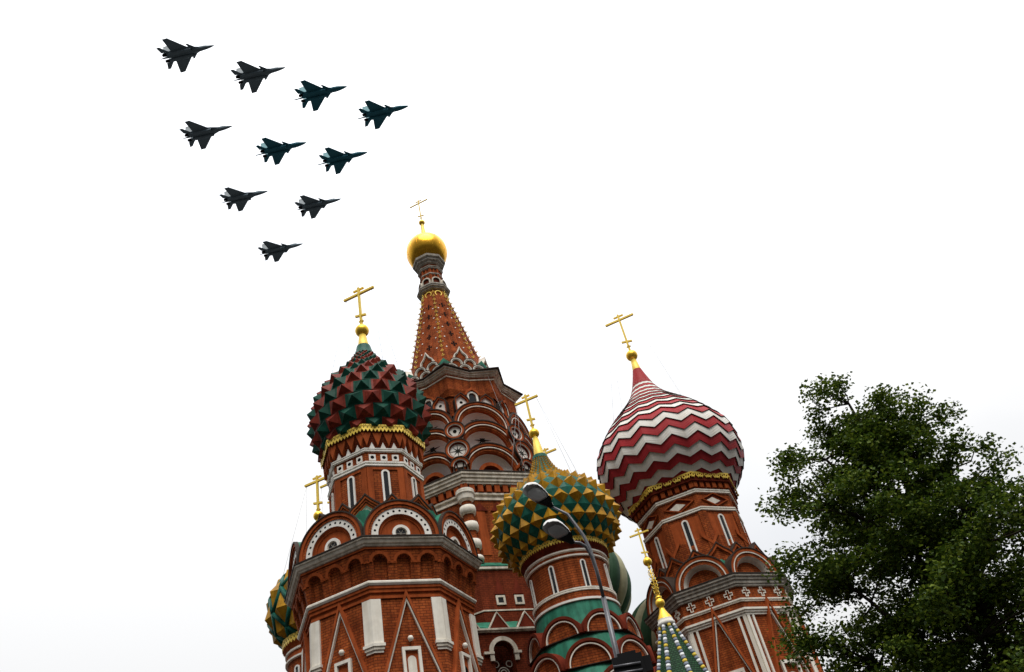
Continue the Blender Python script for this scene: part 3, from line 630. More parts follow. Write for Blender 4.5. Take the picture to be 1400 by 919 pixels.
# ================================================================== central tent-roofed tower
def tower_tent():
    rot = -62.5; R = thing('church_tower', 'tallest brick tower with stacked round gables, tapering tent roof and small golden dome', 'church tower', (-6.2, 57.5, 0), rot)
    w = MB(); w.loft([(6.85, -1.7), (6.85, 24.0)], 'brick_deep'); w.loft([(6.2, 24.2), (6.2, 29.35)], 'brick'); w.loft([(6.15, 29.4), (6.15, 30.6)], 'brick_dark')  # darker core paints the shade in the gaps between dentils
    wall = w.build('wall', R)
    m = MB(); m.loft([(6.8, 23.85), (6.98, 23.9), (6.98, 24.05), (6.7, 24.08)], 'stone'); m.build('moulding', R)
    g_ = MB(); g_.loft([(7.0, 24.08), (7.0, 24.14), (6.1, 24.75)], 'copper_green'); g_.build('roof', R)
    m = MB(); m.loft([(6.75, 21.1), (6.90, 21.1), (6.90, 21.19), (6.75, 21.2)], 'stone'); m.build('moulding', R)
    m = MB(); m.loft([(6.15, 29.33), (6.3, 29.35), (6.3, 29.48), (6.2, 29.5), (6.2, 29.72), (6.35, 29.75), (6.35, 29.88), (6.15, 29.92)], 'stone'); m.build('moulding', R)
    co = MB(); co.loft([(6.15, 30.5), (6.5, 30.53), (6.5, 30.66), (6.6, 30.7), (6.6, 30.9), (6.7, 30.95), (6.7, 31.15), (6.8, 31.2), (6.8, 31.38)], 'stone'); co.loft([(6.86, 31.382), (6.86, 31.45), (5.0, 31.6)], 'roof_dark'); co.build('cornice', R)
    for k in range(-1, 2):
        F = frame(45 * k, 6.15 * C225); dn = MB()
        for i in range(-4, 5): dn.rect(F, 0.62 * i - 0.19, 0.62 * i + 0.19, 29.95, 30.52, 0, 0.26, 'brick_trim')
        dn.build('dentils', R)
        F = frame(45 * k, 6.2 * C225)
        for u in (-1.5, -0.2, 1.1):
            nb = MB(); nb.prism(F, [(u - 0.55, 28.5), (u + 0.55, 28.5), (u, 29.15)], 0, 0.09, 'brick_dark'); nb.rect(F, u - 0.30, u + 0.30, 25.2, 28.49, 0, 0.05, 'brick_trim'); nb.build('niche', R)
        F = frame(45 * k, 6.85 * C225)
        for u in (-1.4, -0.15, 1.1):
            s = MB(); ring4 = lambda a: [(u - a, 21.8 - a), (u + a, 21.8 - a), (u + a, 21.8 + a), (u - a, 21.8 + a)]
            s.band(F, ring4(.31), ring4(.18), -0.02, 0.07, 'stone', closed=True); wo_ = s.build('window', R)
            s = MB(); s.prism(F, ring4(.19), -0.02, 0.01, 'glass_dark'); s.build('pane', wo_)
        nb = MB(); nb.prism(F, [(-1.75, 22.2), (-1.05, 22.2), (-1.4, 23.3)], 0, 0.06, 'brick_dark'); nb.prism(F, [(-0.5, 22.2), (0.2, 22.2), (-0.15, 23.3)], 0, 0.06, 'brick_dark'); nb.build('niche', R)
    for k in (-1.5, -0.5, 0.5):                               # white and brick barrel columns at the corners
        a = radians(45 * k); cxy = (6.35 * cos(a), 6.35 * sin(a)); c = MB()
        c.loft([(0.36, 24.5), (0.36, 29.2)], 'brick', 16, smooth=True, c=cxy)
        cb_ = c.build('column', R)
        for z0, z1 in ((28.05, 28.75), (26.8, 27.5), (25.5, 26.2), (24.6, 25.0)):
            b = MB(); h = z1 - z0; b.loft([(0.38, z0), (0.53, z0 + .12 * h), (0.57, z0 + .5 * h), (0.53, z0 + .88 * h), (0.38, z1)], 'whitewash', 18, smooth=True, c=cxy); b.build('barrel_ring', cb_)
        b = MB(); b.loft([(0.37, 29.05), (0.55, 29.2), (0.58, 29.5), (0.62, 29.6), (0.66, 29.62), (0.66, 29.75), (0.6, 29.78), (0.64, 29.8), (0.64, 29.92)], 'whitewash', 18, smooth=False, c=cxy); b.build('capital', cb_)
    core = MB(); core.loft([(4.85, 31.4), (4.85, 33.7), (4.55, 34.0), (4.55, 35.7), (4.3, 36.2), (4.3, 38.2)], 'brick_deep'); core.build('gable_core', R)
    def star(mb, F, z, r):
        for i in range(8):
            t = radians(45 * i + 90); rr = r if i % 2 == 0 else r * 0.8
            tp = (rr * cos(t), z + rr * sin(t)); a_ = (0.2 * r * cos(t + .4), z + .2 * r * sin(t + .4)); b_ = (0.2 * r * cos(t - .4), z + .2 * r * sin(t - .4))
            mb.prism(F, [(0, z), b_, tp, a_], 0, 0.02, 'dome_base_dark')
    for tier, (ap, z0, ro) in enumerate(((5.72, 31.62, 2.36), (5.42, 33.85, 2.36), (5.12, 35.85, 2.30))):
        for k in range(-2, 3):
            F = frame(45 * k, ap); q = lambda r: arc(0, z0, r, -3, 183, 30)
            gb = MB(); gb.band(F, q(ro), q(ro - .08), 0.2, 0.42, 'roof_dark'); gb.band(F, q(ro - .08), q(ro - .25), -0.3, 0.36, 'brick_trim'); gb.band(F, q(ro - .25), q(ro - .36), -0.3, 0.30, 'brick_dark'); gb.band(F, q(ro - .36), q(ro - .42), -0.3, 0.33, 'whitewash'); gb.band(F, q(ro - .42), q(ro - .62), -0.3, 0.22, 'brick')
            gb.band(F, q(ro - .62), q(ro - .70), -0.3, 0.16, 'brick_trim')
            gb.skin(F, [(q(ro - .69), 0.16), (q(ro - .71), -0.10)], 'brick_trim', cap=False); gb.skin(F, [(q((ro - .71) * cos(radians(t_))), -0.10 - 0.62 * sin(radians(t_))) for t_ in (0, 12, 25, 38, 50, 62, 74, 84)], 'niche_white', smooth=True)
            go = gb.build('gable', R)
            Fs = frame(45 * k, ap - 0.50)
            if tier == 0:
                s = MB(); s.band(Fs, arc(0, z0, 1.0, 0, 180, 16), arc(0, z0, .72, 0, 180, 16), 0, 0.35, 'brick_trim'); s.prism(Fs, arc(0, z0, .73, 0, 180, 16), 0, 0.05, 'brick_dark'); s.build('arch', go)
            else:
                s = MB(); star(s, Fs, z0 + 1.12, 0.74); s.build('star', go)
    for k in (-1.5, -0.5, 0.5, 1.5):
        for rad, z, r, kind in ((6.38, 33.25, 0.92, 'star'), (6.08, 35.1, 0.78, 'dot'), (6.5, 31.85, 0.72, 'arch')):
            F = frame(45 * k, rad); gb = MB()
            q = (lambda s: circle(0, z, s, 28)) if kind != 'arch' else (lambda s: arc(0, z, s, 0, 180, 20))
            cl = kind != 'arch'
            gb.band(F, q(r), q(r - .06), 0.1, 0.34, 'roof_dark', closed=cl); gb.band(F, q(r - .06), q(r - .22), -0.5, 0.28, 'brick_trim', closed=cl); gb.band(F, q(r - .22), q(r - .27), -0.3, 0.24, 'whitewash', closed=cl); gb.band(F, q(r - .27), q(r - .34), -0.3, 0.16, 'brick_dark', closed=cl)
            gb.prism(F, q(r - .33), -0.3, 0.02, 'white_paint')
            go = gb.build('medallion', R)
            Fs = frame(45 * k, rad + 0.02); s = MB()
            if kind == 'star': star(s, Fs, z, r - .36); s.build('star', go)
            elif kind == 'dot': disc(s, Fs, 0, z + 0.05, 0.14, 0, 0.03, 'hole'); s.build('round_hole', go)
    # upper storey: keel niches, windows and a star-shaped cornice
    up = MB(); up.loft([(4.75, 37.5), (4.75, 41.3)], 'brick')
    def starloft(mb, prof, mm):
        vs = []; fs = []
        for tp, vl, z in prof:
            for i in range(16):
                a = radians(22.5 * i); r = vl if i % 2 == 0 else tp; vs.append((r * cos(a), r * sin(a), z))
        for k in range(len(prof) - 1):
            for i in range(16): fs.append([k * 16 + i, k * 16 + (i + 1) % 16, (k + 1) * 16 + (i + 1) % 16, (k + 1) * 16 + i])
        mb.add(vs, fs, mm)
    starloft(up, [(4.9, 4.42, 39.3), (5.15, 4.45, 39.9), (5.15, 4.45, 41.0)], 'brick'); up.build('upper_storey', R)
    sc = MB(); starloft(sc, [(5.1, 4.42, 40.95), (5.25, 4.5, 40.98), (5.25, 4.5, 41.08)], 'stone'); starloft(sc, [(5.2, 4.45, 41.08), (5.2, 4.45, 41.25)], 'brick_trim')
    starloft(sc, [(5.2, 4.45, 41.25), (5.4, 4.6, 41.28), (5.4, 4.6, 41.36), (5.6, 4.68, 41.4), (5.6, 4.68, 41.52), (5.78, 4.78, 41.55), (5.78, 4.78, 41.66)], 'stone'); starloft(sc, [(5.78, 4.78, 41.66), (6.0, 4.9, 41.7), (6.0, 4.9, 41.78), (3.5, 3.2, 42.4)], 'roof_dark'); sc.build('star_cornice', R)
    for k in range(-2, 3):
        for u in (-1.02, 1.02):
            F = frame(45 * k, 4.42); nb = MB(); q = lambda s: [(u + .62 * s, 37.8)] + keel(u, 38.75, .62 * s, .22 * s, 16) + [(u - .62 * s, 37.8)]
            nb.band(F, q(1.0), q(.9), -0.2, 0.40, 'roof_dark'); nb.band(F, q(.9), q(.72), -0.2, 0.34, 'brick_trim'); nb.prism(F, [(a, b) for a, b in q(.73)][::1], -0.1, 0.15, 'white_paint'); disc(nb, F, u, 38.7, 0.13, 0, 0.155, 'hole')
            nb.build('keel_niche', R)
        F = frame(45 * k, 4.42); wi = MB(); wi.band(F, keel(0, 39.45, .62, .2, 14) , keel(0, 39.45, .45, .1, 14), 0, 0.25, 'brick_trim'); wi.band(F, [(.45, 38.3)] + arc(0, 39.4, .45, n=14) + [(-.45, 38.3)], [(.3, 38.3)] + arc(0, 39.4, .3, n=14) + [(-.3, 38.3)], 0, 0.16, 'whitewash')
        wo_ = wi.build('window', R); pn = MB(); pn.prism(F, [(-.3, 38.3), (.3, 38.3)] + arc(0, 39.4, .3, n=12), 0, 0.04, 'glass_dark'); pn.build('pane', wo_)
        for ap, z0, us, r in ((4.2, 42.35, (-1.12, 0, 1.12), .56), (3.92, 43.2, (-.56, .56), .56)):
            for u in us:
                F2 = frame(45 * k, ap); gb = MB(); q = lambda s: [(u + r * s, z0 - .45)] + arc(u, z0, r * s, n=16) + [(u - r * s, z0 - .45)]
                gb.band(F2, q(1.0), q(.93), -0.9, 0.10, 'roof_dark'); gb.band(F2, q(.93), q(.78), -0.2, 0.08, 'whitewash'); gb.band(F2, q(.78), q(.62), -0.2, 0.03, 'stone'); gb.prism(F2, q(.63), -0.2, -0.04, 'brick'); gb.build('gable', R)
        F2 = frame(45 * k, 3.62); gb = MB(); q = lambda s: [(.62 * s, 43.4)] + keel(0, 44.1, .62 * s, .62 * s, 18) + [(-.62 * s, 43.4)]
        gb.band(F2, q(1.0), q(.86), -0.5, 0.10, 'whitewash'); gb.band(F2, q(.86), q(.74), -0.5, 0.04, 'stone'); gb.prism(F2, q(.75), -0.3, -0.03, 'brick'); gb.build('gable', R)
    for k in (-2.5, -1.5, -0.5, 0.5, 1.5, 2.5):
        F = frame(45 * k, 4.15); gr = MB(); gr.prism(F, [(-.55, 41.9), (.55, 41.9), (.55, 43.0), (0, 43.65), (-.55, 43.0)], -0.9, 0.15, 'copper_green'); gr.prism(F, [(-.40, 42.0), (.40, 42.0), (.40, 42.85), (0, 43.3), (-.40, 42.85)], 0, 0.17, 'dome_emerald'); gr.build('roof_gablet', R)
    tr = lambda z: 1.17 + (54.3 - z) * 0.228
    tn = MB(); tn.loft([(tr(42.0), 42.0), (tr(54.4), 54.4)], 'brick')
    for k in range(-2, 3):
        sl_ = 0.228 * C225
        Ft = frame(45 * k, 0); FF = lambda u, z, d: Ft(u, z, tr(z) * C225 + d)
        for s in (-1, 1): tn.prism(FF, [(s * .30, 45.3), (s * .36, 45.3), (s * .12, 53.6), (s * .10, 53.6)][::s], -0.05, 0.04, 'brick_trim')
        for i, z in enumerate((45.9, 47.3, 48.7, 50.1, 51.5)):
            for a_, b_ in ((0, .0), (.2, 0), (-.2, 0), (0, .22), (0, -.22)): disc(tn, FF, a_, z + .5 + b_, .095, -0.03, 0.03, 'hole', 8)
            for s in (-1, 1): disc(tn, FF, s * (tr(z) * .24), z, .07, -0.03, 0.035, 'white_paint', 6); disc(tn, FF, s * (tr(z) * .30), z + .7, .05, -0.03, 0.035, 'grey_stone', 6)
    to = tn.build('tent_roof', R)
    for k in range(-3, 3):
        a = radians(45 * k + 22.5); z = 44.6
        while z < 54.0:
            r = tr(z); cr2 = MB()
            for (dr_, dz_, rr) in ((.04, 0, .065), (.14, .08, .045), (.20, -.03, .032)):
                c0 = (cos(a) * (r + dr_), sin(a) * (r + dr_)); cr2.loft([(0.001, z + dz_ - rr), (rr * .8, z + dz_ - rr * .6), (rr, z + dz_), (rr * .8, z + dz_ + rr * .6), (.001, z + dz_ + rr)], 'gold_leaf', 6, c=c0)
            cr2.tube([(cos(a) * (r - .03), sin(a) * (r - .03), z - .12), (cos(a) * (r + .20), sin(a) * (r + .20), z + .13)], .024, 'gold_leaf', 4)
            for s in (-1, 1):
                t_ = (-sin(a) * s, cos(a) * s); cr2.tube([(cos(a) * r, sin(a) * r, z), (cos(a) * (r + .05) + t_[0] * .17, sin(a) * (r + .05) + t_[1] * .15, z + .10)], .026, 'gold_leaf', 4)
            cr2.build('gold_crocket', to); z += 0.62
    for k in range(-2, 3):
        F = frame(45 * k, 1.22 * C225); rg = MB(); ringb(rg, F, 0, 53.85, .34, .26, -0.02, 0.10, 'gold_leaf', 18); rg.build('gold_ring', to)
    nk = MB(); nk.loft([(1.15, 54.3), (1.15, 54.5), (1.0, 55.2), (0.98, 58.2)], 'brick'); no_ = nk.build('neck', R)
    for prof, mm in (([(1.1, 54.42), (1.38, 54.5), (1.38, 54.62), (1.52, 54.68), (1.52, 54.8), (1.58, 54.84), (1.58, 55.0), (1.0, 55.15)], 'grey_stone'), ([(0.95, 56.55), (1.12, 56.6), (1.12, 56.72), (0.95, 56.8)], 'grey_stone'), ([(0.95, 57.3), (1.16, 57.36), (1.16, 57.46), (1.22, 57.5), (1.22, 57.58), (0.95, 57.66)], 'grey_stone'), ([(0.96, 58.0), (1.2, 58.06), (1.2, 58.2), (1.4, 58.3), (1.4, 58.5), (1.58, 58.6), (1.58, 58.86), (1.3, 58.95)], 'grey_stone')):
        b = MB(); b.loft(prof, mm); b.build('moulding', no_)
    for k in range(-2, 3):
        F = frame(45 * k, 1.2); gb = MB(); q = lambda s: [(.44 * s, 55.0)] + arc(0, 55.5, .44 * s, n=14) + [(-.44 * s, 55.0)]
        gb.band(F, q(1.0), q(.72), -0.3, 0.08, 'stone'); gb.band(F, q(.72), q(.6), -.3, 0.02, 'roof_dark'); gb.prism(F, q(.62), -0.3, -0.05, 'brick_deep'); gb.build('gable', no_)
        F = frame(45 * k, 1.0 * C225); pb = MB()
        for u in (-.34, 0, .34): pb.rect(F, u - .05, u + .05, 55.9, 57.3, 0, .07, 'brick_trim')
        pb.build('pilaster', no_)
    P = Prof([(58.9, 1.30), (59.3, 1.66), (59.9, 1.92), (60.6, 1.98), (61.3, 1.82), (61.9, 1.45), (62.35, 0.98), (62.75, 0.58), (63.15, 0.32), (63.7, 0.2)])
    dm = MB(); dm.loft([(r, z) for z, r in P.p], 'gold_dome', 40, smooth=True)
    for i in range(16):
        a = 2 * pi * i / 16; dm.tube([P.pt(P.L * t / 14, a, .004) for t in range(1, 13)], .012, 'gold_dome', 4)
    dm.build('dome', R)
    finial(R, rot, 63.6, 0.2, 64.5, 0.15, 64.9, 0.31, 68.4, 67.9, 2.05, 65.9, 0.09, wires=(1.8, 61.3))
    wr = MB(); wr.tube([(2.6, 0.5, 46.0), (4.9, 1.4, 41.9), (6.9, 1.9, 31.6), (6.95, 2.0, 24.5)], 0.008, 'wire', 4); wr.build('guy_wire', R)
tower_tent()

# ================================================================== small church behind the spiked tower: yellow pyramids under green straps
def tower_straps():
    rot = -62.0; R = thing('church_tower', 'small church tower with ochre dome under crossing green straps at far left', 'church tower', (-16.21, 52, 0), rot)
    w = MB(); w.loft([(4.0, -1.7), (4.0, 13.0), (2.3, 16.0)], 'brick', 32); w.build('wall', R)
    d = MB(); d.loft([(2.2, 15.5), (2.2, 20.9)], 'brick', 40, smooth=True); d.loft([(2.25, 20.9), (2.25, 21.5), (2.5, 21.8), (2.5, 22.0), (1.9, 22.02)], 'brick_trim', 40); dr = d.build('drum', R)
    for z in (20.75, 21.25):
        b = MB(); b.loft([(2.2, z), (2.34, z + .03), (2.34, z + .14), (2.2, z + .17)], 'whitewash', 40); b.build('moulding', dr)
    for k in range(10): slit(dr, frame(-118 - rot + 36 * k, 2.19), 0, 17.6, 20.3, 0.42)
    lc = MB()
    for k in range(20):
        F = frame(18 * k, 2.48); mbl = lace(F, 2.48 * tan(radians(9)), 22.2, 0.5, n=3); o = len(lc.v)
        lc.v += mbl.v; lc.f += [[i + o for i in f] for f in mbl.f]; lc.m += mbl.m; lc.sm += mbl.sm
    lc.build('gold_lace', dr)
    P = Prof([(22.0, 2.2), (22.5, 2.7), (23.3, 3.15), (24.2, 3.33), (25.1, 3.22), (26.0, 2.8), (26.8, 2.1), (27.5, 1.4), (28.2, 0.9), (28.9, 0.55), (29.6, 0.38)])
    mb = MB(); mb.loft(P.loft(dh=0.02), 'dome_emerald', 40, smooth=True)
    N = 12; dd = 2 * pi / N; qs = [0.0]
    while qs[-1] < P.L: qs.append(qs[-1] + max(0.08, P.at(qs[-1])[1] * dd * 0.80))
    for j in range(1, len(qs) - 1):
        for i in range(N):
            t = (i + .5 * (j % 2)) * dd; a, b, c = qs[j - 1], qs[j], min(qs[j + 1], P.L); f = .78; h = P.at(b)[1] * dd * .20
            vs = [P.pt(b + (a - b) * f, t, .01), P.pt(b, t + dd / 2 * f, .01), P.pt(b + (c - b) * f, t, .01), P.pt(b, t - dd / 2 * f, .01), P.pt(b, t, h)]
            mb.add(vs, [[0, 1, 4], [1, 2, 4], [2, 3, 4], [3, 0, 4]], 'ochre')
    for j in range(len(qs) - 1):
        for i in range(N):
            t = (i + .5 * ((j + 1) % 2)) * dd
            for s in (-1, 1):
                q2 = min(qs[j + 1], P.L); mb.tube([P.pt(qs[j], t, .03), P.pt(q2, t + s * dd / 2, .03)], [max(.025, 0.052 * P.at(qs[j])[1]), max(.025, .052 * P.at(q2)[1])], 'dome_emerald', 5)
    mb.build('dome', R)
    finial(R, rot, 29.5, 0.34, 30.8, 0.18, 31.24, 0.36, 34.55, 34.1, 2.1, 32.2, 0.15, wires=(2.6, 26.4))
tower_straps()

# ================================================================== far tower of which only the cross shows
def tower_far():
    rot = -62.0; R = thing('church_tower', 'far church tower hidden but for a gold cross behind the fringed brick drum', 'church tower', (-18.2, 62, 0), rot)
    w = MB(); w.loft([(3.2, -1.7), (3.2, 20), (1.9, 24), (1.9, 29)], 'brick'); w.build('wall', R)
    P = Prof([(28.8, 1.6), (29.6, 2.15), (30.6, 2.3), (31.6, 2.0), (32.6, 1.35), (33.6, .75), (34.6, .45), (35.4, .32)])
    d = MB(); d.loft([(r, z) for z, r in P.p], 'dome_emerald', 32, smooth=True); d.build('dome', R)
    finial(R, rot, 35.3, .3, 36.4, .18, 36.9, .36, 40.6, 40.14, 2.0, 38.2, .15, wires=(1.8, 32))
tower_far()

# ================================================================== cream and green swirled dome seen past the round church
def tower_swirl():
    rot = -62.0; R = thing('church_tower', 'rear church tower with a swirled cream and green melon dome between two spires', 'church tower', (0.5, 64, 0), rot)
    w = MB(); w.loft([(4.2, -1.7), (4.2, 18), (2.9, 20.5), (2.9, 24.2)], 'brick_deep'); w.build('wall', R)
    P = Prof([(23.6, 2.6), (24.3, 3.15), (25.3, 3.65), (26.5, 3.85), (27.7, 3.7), (28.8, 3.2), (29.8, 2.4), (30.7, 1.6), (31.6, 1.0), (32.6, .6), (33.6, .4)])
    mb = MB(); n = 20; per = 6; rows = 40
    for i in range(n * per):
        for j in range(rows):
            vs = []
            for (ii, jj) in ((i, j), (i + 1, j), (i + 1, j + 1), (i, j + 1)):
                q = P.L * jj / rows; th = 2 * pi * ii / (n * per) + 0.9 * jj / rows
                vs.append(P.pt(q, th, 0.06 * P.at(q)[1] * abs(sin(pi * (ii % per) / per)) ** .7))
            mb.add(vs, [[0, 1, 2, 3]], 'cream' if (i // per) % 2 else 'swirl_green', True)
    mb.build('dome', R)
    finial(R, rot, 33.5, .36, 35.2, .2, 35.8, .42, 39.8, 39.3, 2.0, 36.9, .15)
tower_swirl()

def swirl_cupola():
    R = thing('church_tower', 'low swirled cream and green cupola half hidden under the cornice of the zigzag domed tower', 'church tower', (5.7, 62, 0), -62)
    w = MB(); w.loft([(2.4, -1.7), (2.4, 19.4)], 'brick_deep', 24); w.build('wall', R)
    P = Prof([(19.2, 1.9), (19.9, 2.3), (20.9, 2.5), (21.9, 2.35), (22.8, 1.85), (23.4, 1.2), (23.8, .6)]); mb = MB(); n = 16; per = 5; rows = 24
    for i in range(n * per):
        for j in range(rows):
            vs = []
            for (ii, jj) in ((i, j), (i + 1, j), (i + 1, j + 1), (i, j + 1)):
                q = P.L * jj / rows; vs.append(P.pt(q, 2 * pi * ii / (n * per) + 0.9 * jj / rows, 0.06 * P.at(q)[1] * abs(sin(pi * (ii % per) / per)) ** .7))
            mb.add(vs, [[0, 1, 2, 3]], 'cream' if (i // per) % 2 else 'swirl_green', True)
    mb.loft([(.62, 23.75), (.3, 23.95), (.05, 24.0)], 'copper_green', 16, smooth=True); mb.build('dome', R)
swirl_cupola()

# ================================================================== gallery wall between the towers
def gallery():
    rot = -62.5; a = radians(rot); R = thing('gallery_wall', 'shadowed red brick gallery with a white arched opening under a green roof', 'gallery', (-4.5, 48, 0), rot)
    F = frame(0, 0); w = MB()
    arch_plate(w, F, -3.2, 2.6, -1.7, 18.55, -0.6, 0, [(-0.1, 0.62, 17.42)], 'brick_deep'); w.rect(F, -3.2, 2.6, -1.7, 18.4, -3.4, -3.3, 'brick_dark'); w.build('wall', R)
    ar = MB(); ar.band(F, [(.76, 16.9)] + arc(-.1, 17.42, .86) + [(-.96, 16.9)], [(.52, 16.9)] + arc(-.1, 17.42, .62) + [(-.72, 16.9)], -0.1, 0.12, 'stone'); ar.rect(F, -1.3, -0.70, 17.28, 17.42, 0, 0.16, 'stone'); ar.rect(F, 0.50, 0.95, 17.28, 17.42, 0, 0.16, 'stone'); ar.build('arch', R)
    ir = MB()
    for (u, z, r) in ((-.1, 16.4, .34), (-.1, 16.4, .2), (-.5, 16.9, .2), (.3, 16.9, .2)): ringb(ir, F, u, z, r, r - .05, -0.5, -0.44, 'grey_stone', 16)
    ir.build('grille', R)
    c = MB(); c.rect(F, -3.2, 2.6, 18.552, 18.64, -0.6, 0.12, 'stone'); c.rect(F, -3.2, 2.6, 18.64, 18.74, -0.6, 0.2, 'stone'); c.build('cornice', R)
    r = MB(); r.add([F(-3.2, 18.75, 0.1), F(2.6, 18.75, 0.1), F(2.6, 20.2, -2.4), F(-3.2, 20.2, -2.4), F(-3.2, 18.7, -2.4), F(2.6, 18.7, -2.4)], [[0, 1, 2, 3], [0, 3, 4], [1, 5, 2], [3, 2, 5, 4]], 'copper_green'); r.build('roof', R)
    for u in (-1.95, -0.15, 1.6):
        g_ = MB(); g_.prism(F, [(u - .62, 18.745), (u + .62, 18.745), (u, 19.7)], -0.8, 0.1, 'brick_dark')
        for s in (-1, 1): g_.prism(F, [(u + s * .66, 18.745), (u, 19.76), (u, 19.66), (u + s * .58, 18.745)][::-s], -0.2, 0.14, 'stone')
        g_.build('gable', R)
gallery()

# ================================================================== tiled tent over the porch
def porch_tent():
    rot = -55.0; R = thing('porch_tower', 'small green tiled tent spire with striped white and yellow ribs and gold cross', 'spire', (2.93, 30, 0), rot)
    b = MB(); b.loft([(2.3, -1.7), (2.3, 3.2), (2.6, 3.4), (2.6, 3.6)], 'brick'); b.build('wall', R)
    tr = lambda z: 0.24 + (10.45 - z) * 0.335
    t = MB(); t.loft([(tr(3.5), 3.5), (tr(10.5), 10.5)], 'tile_green'); to = t.build('tent_roof', R)
    cyc = ('tile_white', 'tile_grey', 'tile_yellow', 'tile_grey')
    for k in range(8):
        a = radians(45 * k + 22.5); r = MB(); z = 10.42; i = k % 2 * 2
        while z > 3.6:
            z2 = z - 0.12; rr = min(.09, .066 + .012 * (10.45 - z))
            r.tube([(cos(a) * tr(z), sin(a) * tr(z), z), (cos(a) * tr(z2), sin(a) * tr(z2), z2 + .012)], rr, cyc[i % 4], 8); z = z2; i += 1
        r.build('rib', to)
    f = MB(); f.loft([(.20, 10.42), (.31, 10.46), (.31, 10.56), (.27, 10.6), (.27, 10.68)], 'white_paint', 20, smooth=True); f.build('ring', R)
    f = MB(); f.loft([(.27, 10.66), (.25, 10.74), (.16, 10.9), (.10, 11.05), (.08, 11.15), (.15, 11.2), (.17, 11.3), (.15, 11.38), (.09, 11.43), (.12, 11.47), (.12, 11.52), (.05, 11.56)], 'gold', 20, smooth=True)
    f.tube([(0, 0, 11.5), (0, 0, 12.75)], .028, 'gold_leaf', 6)
    for i in range(7):
        z = 11.62 + i * .14
        for s in (0, 1, 2, 3):
            aa = s * pi / 2 + i * .3; f.tube([(0, 0, z - .04), (cos(aa) * .09, sin(aa) * .09, z), (cos(aa) * .12, sin(aa) * .12, z + .07), (cos(aa) * .07, sin(aa) * .07, z + .10)], .016, 'gold_leaf', 4)
    f.build('openwork_stem', R)
    finial(R, rot, 12.65, .06, 12.75, .05, 12.9, .165, 14.28, 14.05, .76, 13.25, .055)
porch_tent()

# ================================================================== street lamp in front
def street_lamp():
    R = thing('street_lamp', 'tall grey street lamp with two cobra heads and a black floodlight on its pole', 'street lamp', (0.45, 14, 0))
    p = MB(); zb = lambda z: z
    p.tube([(0, 0, -1.7), (0, 0, 0.5), (0, 0, 4.45), (.03, 0, 5.6)], [.10, .09, .048, .042], 'lamp_metal', 12); p.build('pole', R)
    def arm(pts):
        m = MB(); m.tube(pts, [.029] * (len(pts) - 1) + [.022], 'lamp_metal', 8); return m.build('arm', R)
    arm([(.03, -.03, 5.6), (.03, -.08, 6.02), (.01, -.14, 6.28), (-.05, -.2, 6.46), (-.14, -.25, 6.53), (-.28, -.30, 6.56)])
    arm([(.03, .03, 5.6), (.04, .03, 6.1), (.02, .03, 6.5), (-.04, .03, 6.80), (-.22, .03, 7.26), (-.49, 0, 7.49)])
    def head(base, tip):
        a = Vector(base); b = Vector(tip); d = (b - a); L_ = d.length; d.normalize()
        sx = Vector((d.y, -d.x, 0)).normalized(); up = sx.cross(d); up = up if up.z > 0 else -up
        m = MB(); prof = [(0, .05, .05), (.12, .075, .06), (.3, .125, .09), (.5, .165, .11), (.75, .18, .12), (.93, .165, .115), (1.03, .105, .075), (1.06, .03, .02)]
        vs = []; n = 14
        for t, wd, ht in prof:
            c = a + d * (t * L_)
            for i in range(n):
                an = pi * i / (n - 1); vs.append(c + sx * (wd * cos(an)) + up * (ht * sin(an)))
        fs = [[k * n + i, k * n + i + 1, (k + 1) * n + i + 1, (k + 1) * n + i] for k in range(len(prof) - 1) for i in range(n - 1)]
        m.add(vs, fs, 'lamp_shell', True); ob = m.build('lamp_head', R)
        g_ = MB(); vs = []
        for t, wd in ((0, .05), (.12, .075), (.3, .14), (.40, .16)):
            c = a + d * (t * L_); vs += [c + sx * wd, c + sx * wd * .5 - up * .03, c - sx * wd * .5 - up * .03, c - sx * wd]
        g_.add(vs, [[k * 4 + i, k * 4 + i + 1, (k + 1) * 4 + i + 1, (k + 1) * 4 + i] for k in range(3) for i in range(3)], 'lamp_black'); g_.build('housing', ob)
        g_ = MB(); vs = []
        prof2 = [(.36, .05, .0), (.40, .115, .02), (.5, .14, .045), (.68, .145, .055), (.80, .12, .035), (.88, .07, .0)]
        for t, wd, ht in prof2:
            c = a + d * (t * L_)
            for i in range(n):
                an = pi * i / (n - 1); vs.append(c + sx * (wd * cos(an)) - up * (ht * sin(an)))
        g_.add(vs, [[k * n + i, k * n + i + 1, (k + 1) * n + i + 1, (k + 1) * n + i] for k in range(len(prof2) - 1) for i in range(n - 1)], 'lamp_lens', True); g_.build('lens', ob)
    head((-.26, -.28, 6.55), (-.58, -.88, 6.69)); head((-.47, .02, 7.48), (-.79, -.62, 7.62))
    f = MB(); Fx = lambda u, z, d: (u, -d, z)
    f.rect(Fx, -.10, .38, 4.10, 4.50, -.1, .24, 'lamp_black', True); f.rect(Fx, .0, .30, 4.50, 4.56, -.05, .2, 'lamp_black', True); f.rect(Fx, .382, .50, 4.2, 4.44, -.06, .2, 'lamp_black', True)
    for i in range(5): f.rect(Fx, .02 + i * .06, .035 + i * .06, 4.44, 4.5, -.1, .22, 'lamp_black', True)
    f.tube([(-.1, -.26, 4.36), (.33, -.26, 4.33)], .022, 'lamp_metal', 8); f.tube([(-.1, -.26, 4.25), (.33, -.26, 4.22)], .022, 'lamp_metal', 8)
    f.build('floodlight', R)
street_lamp()

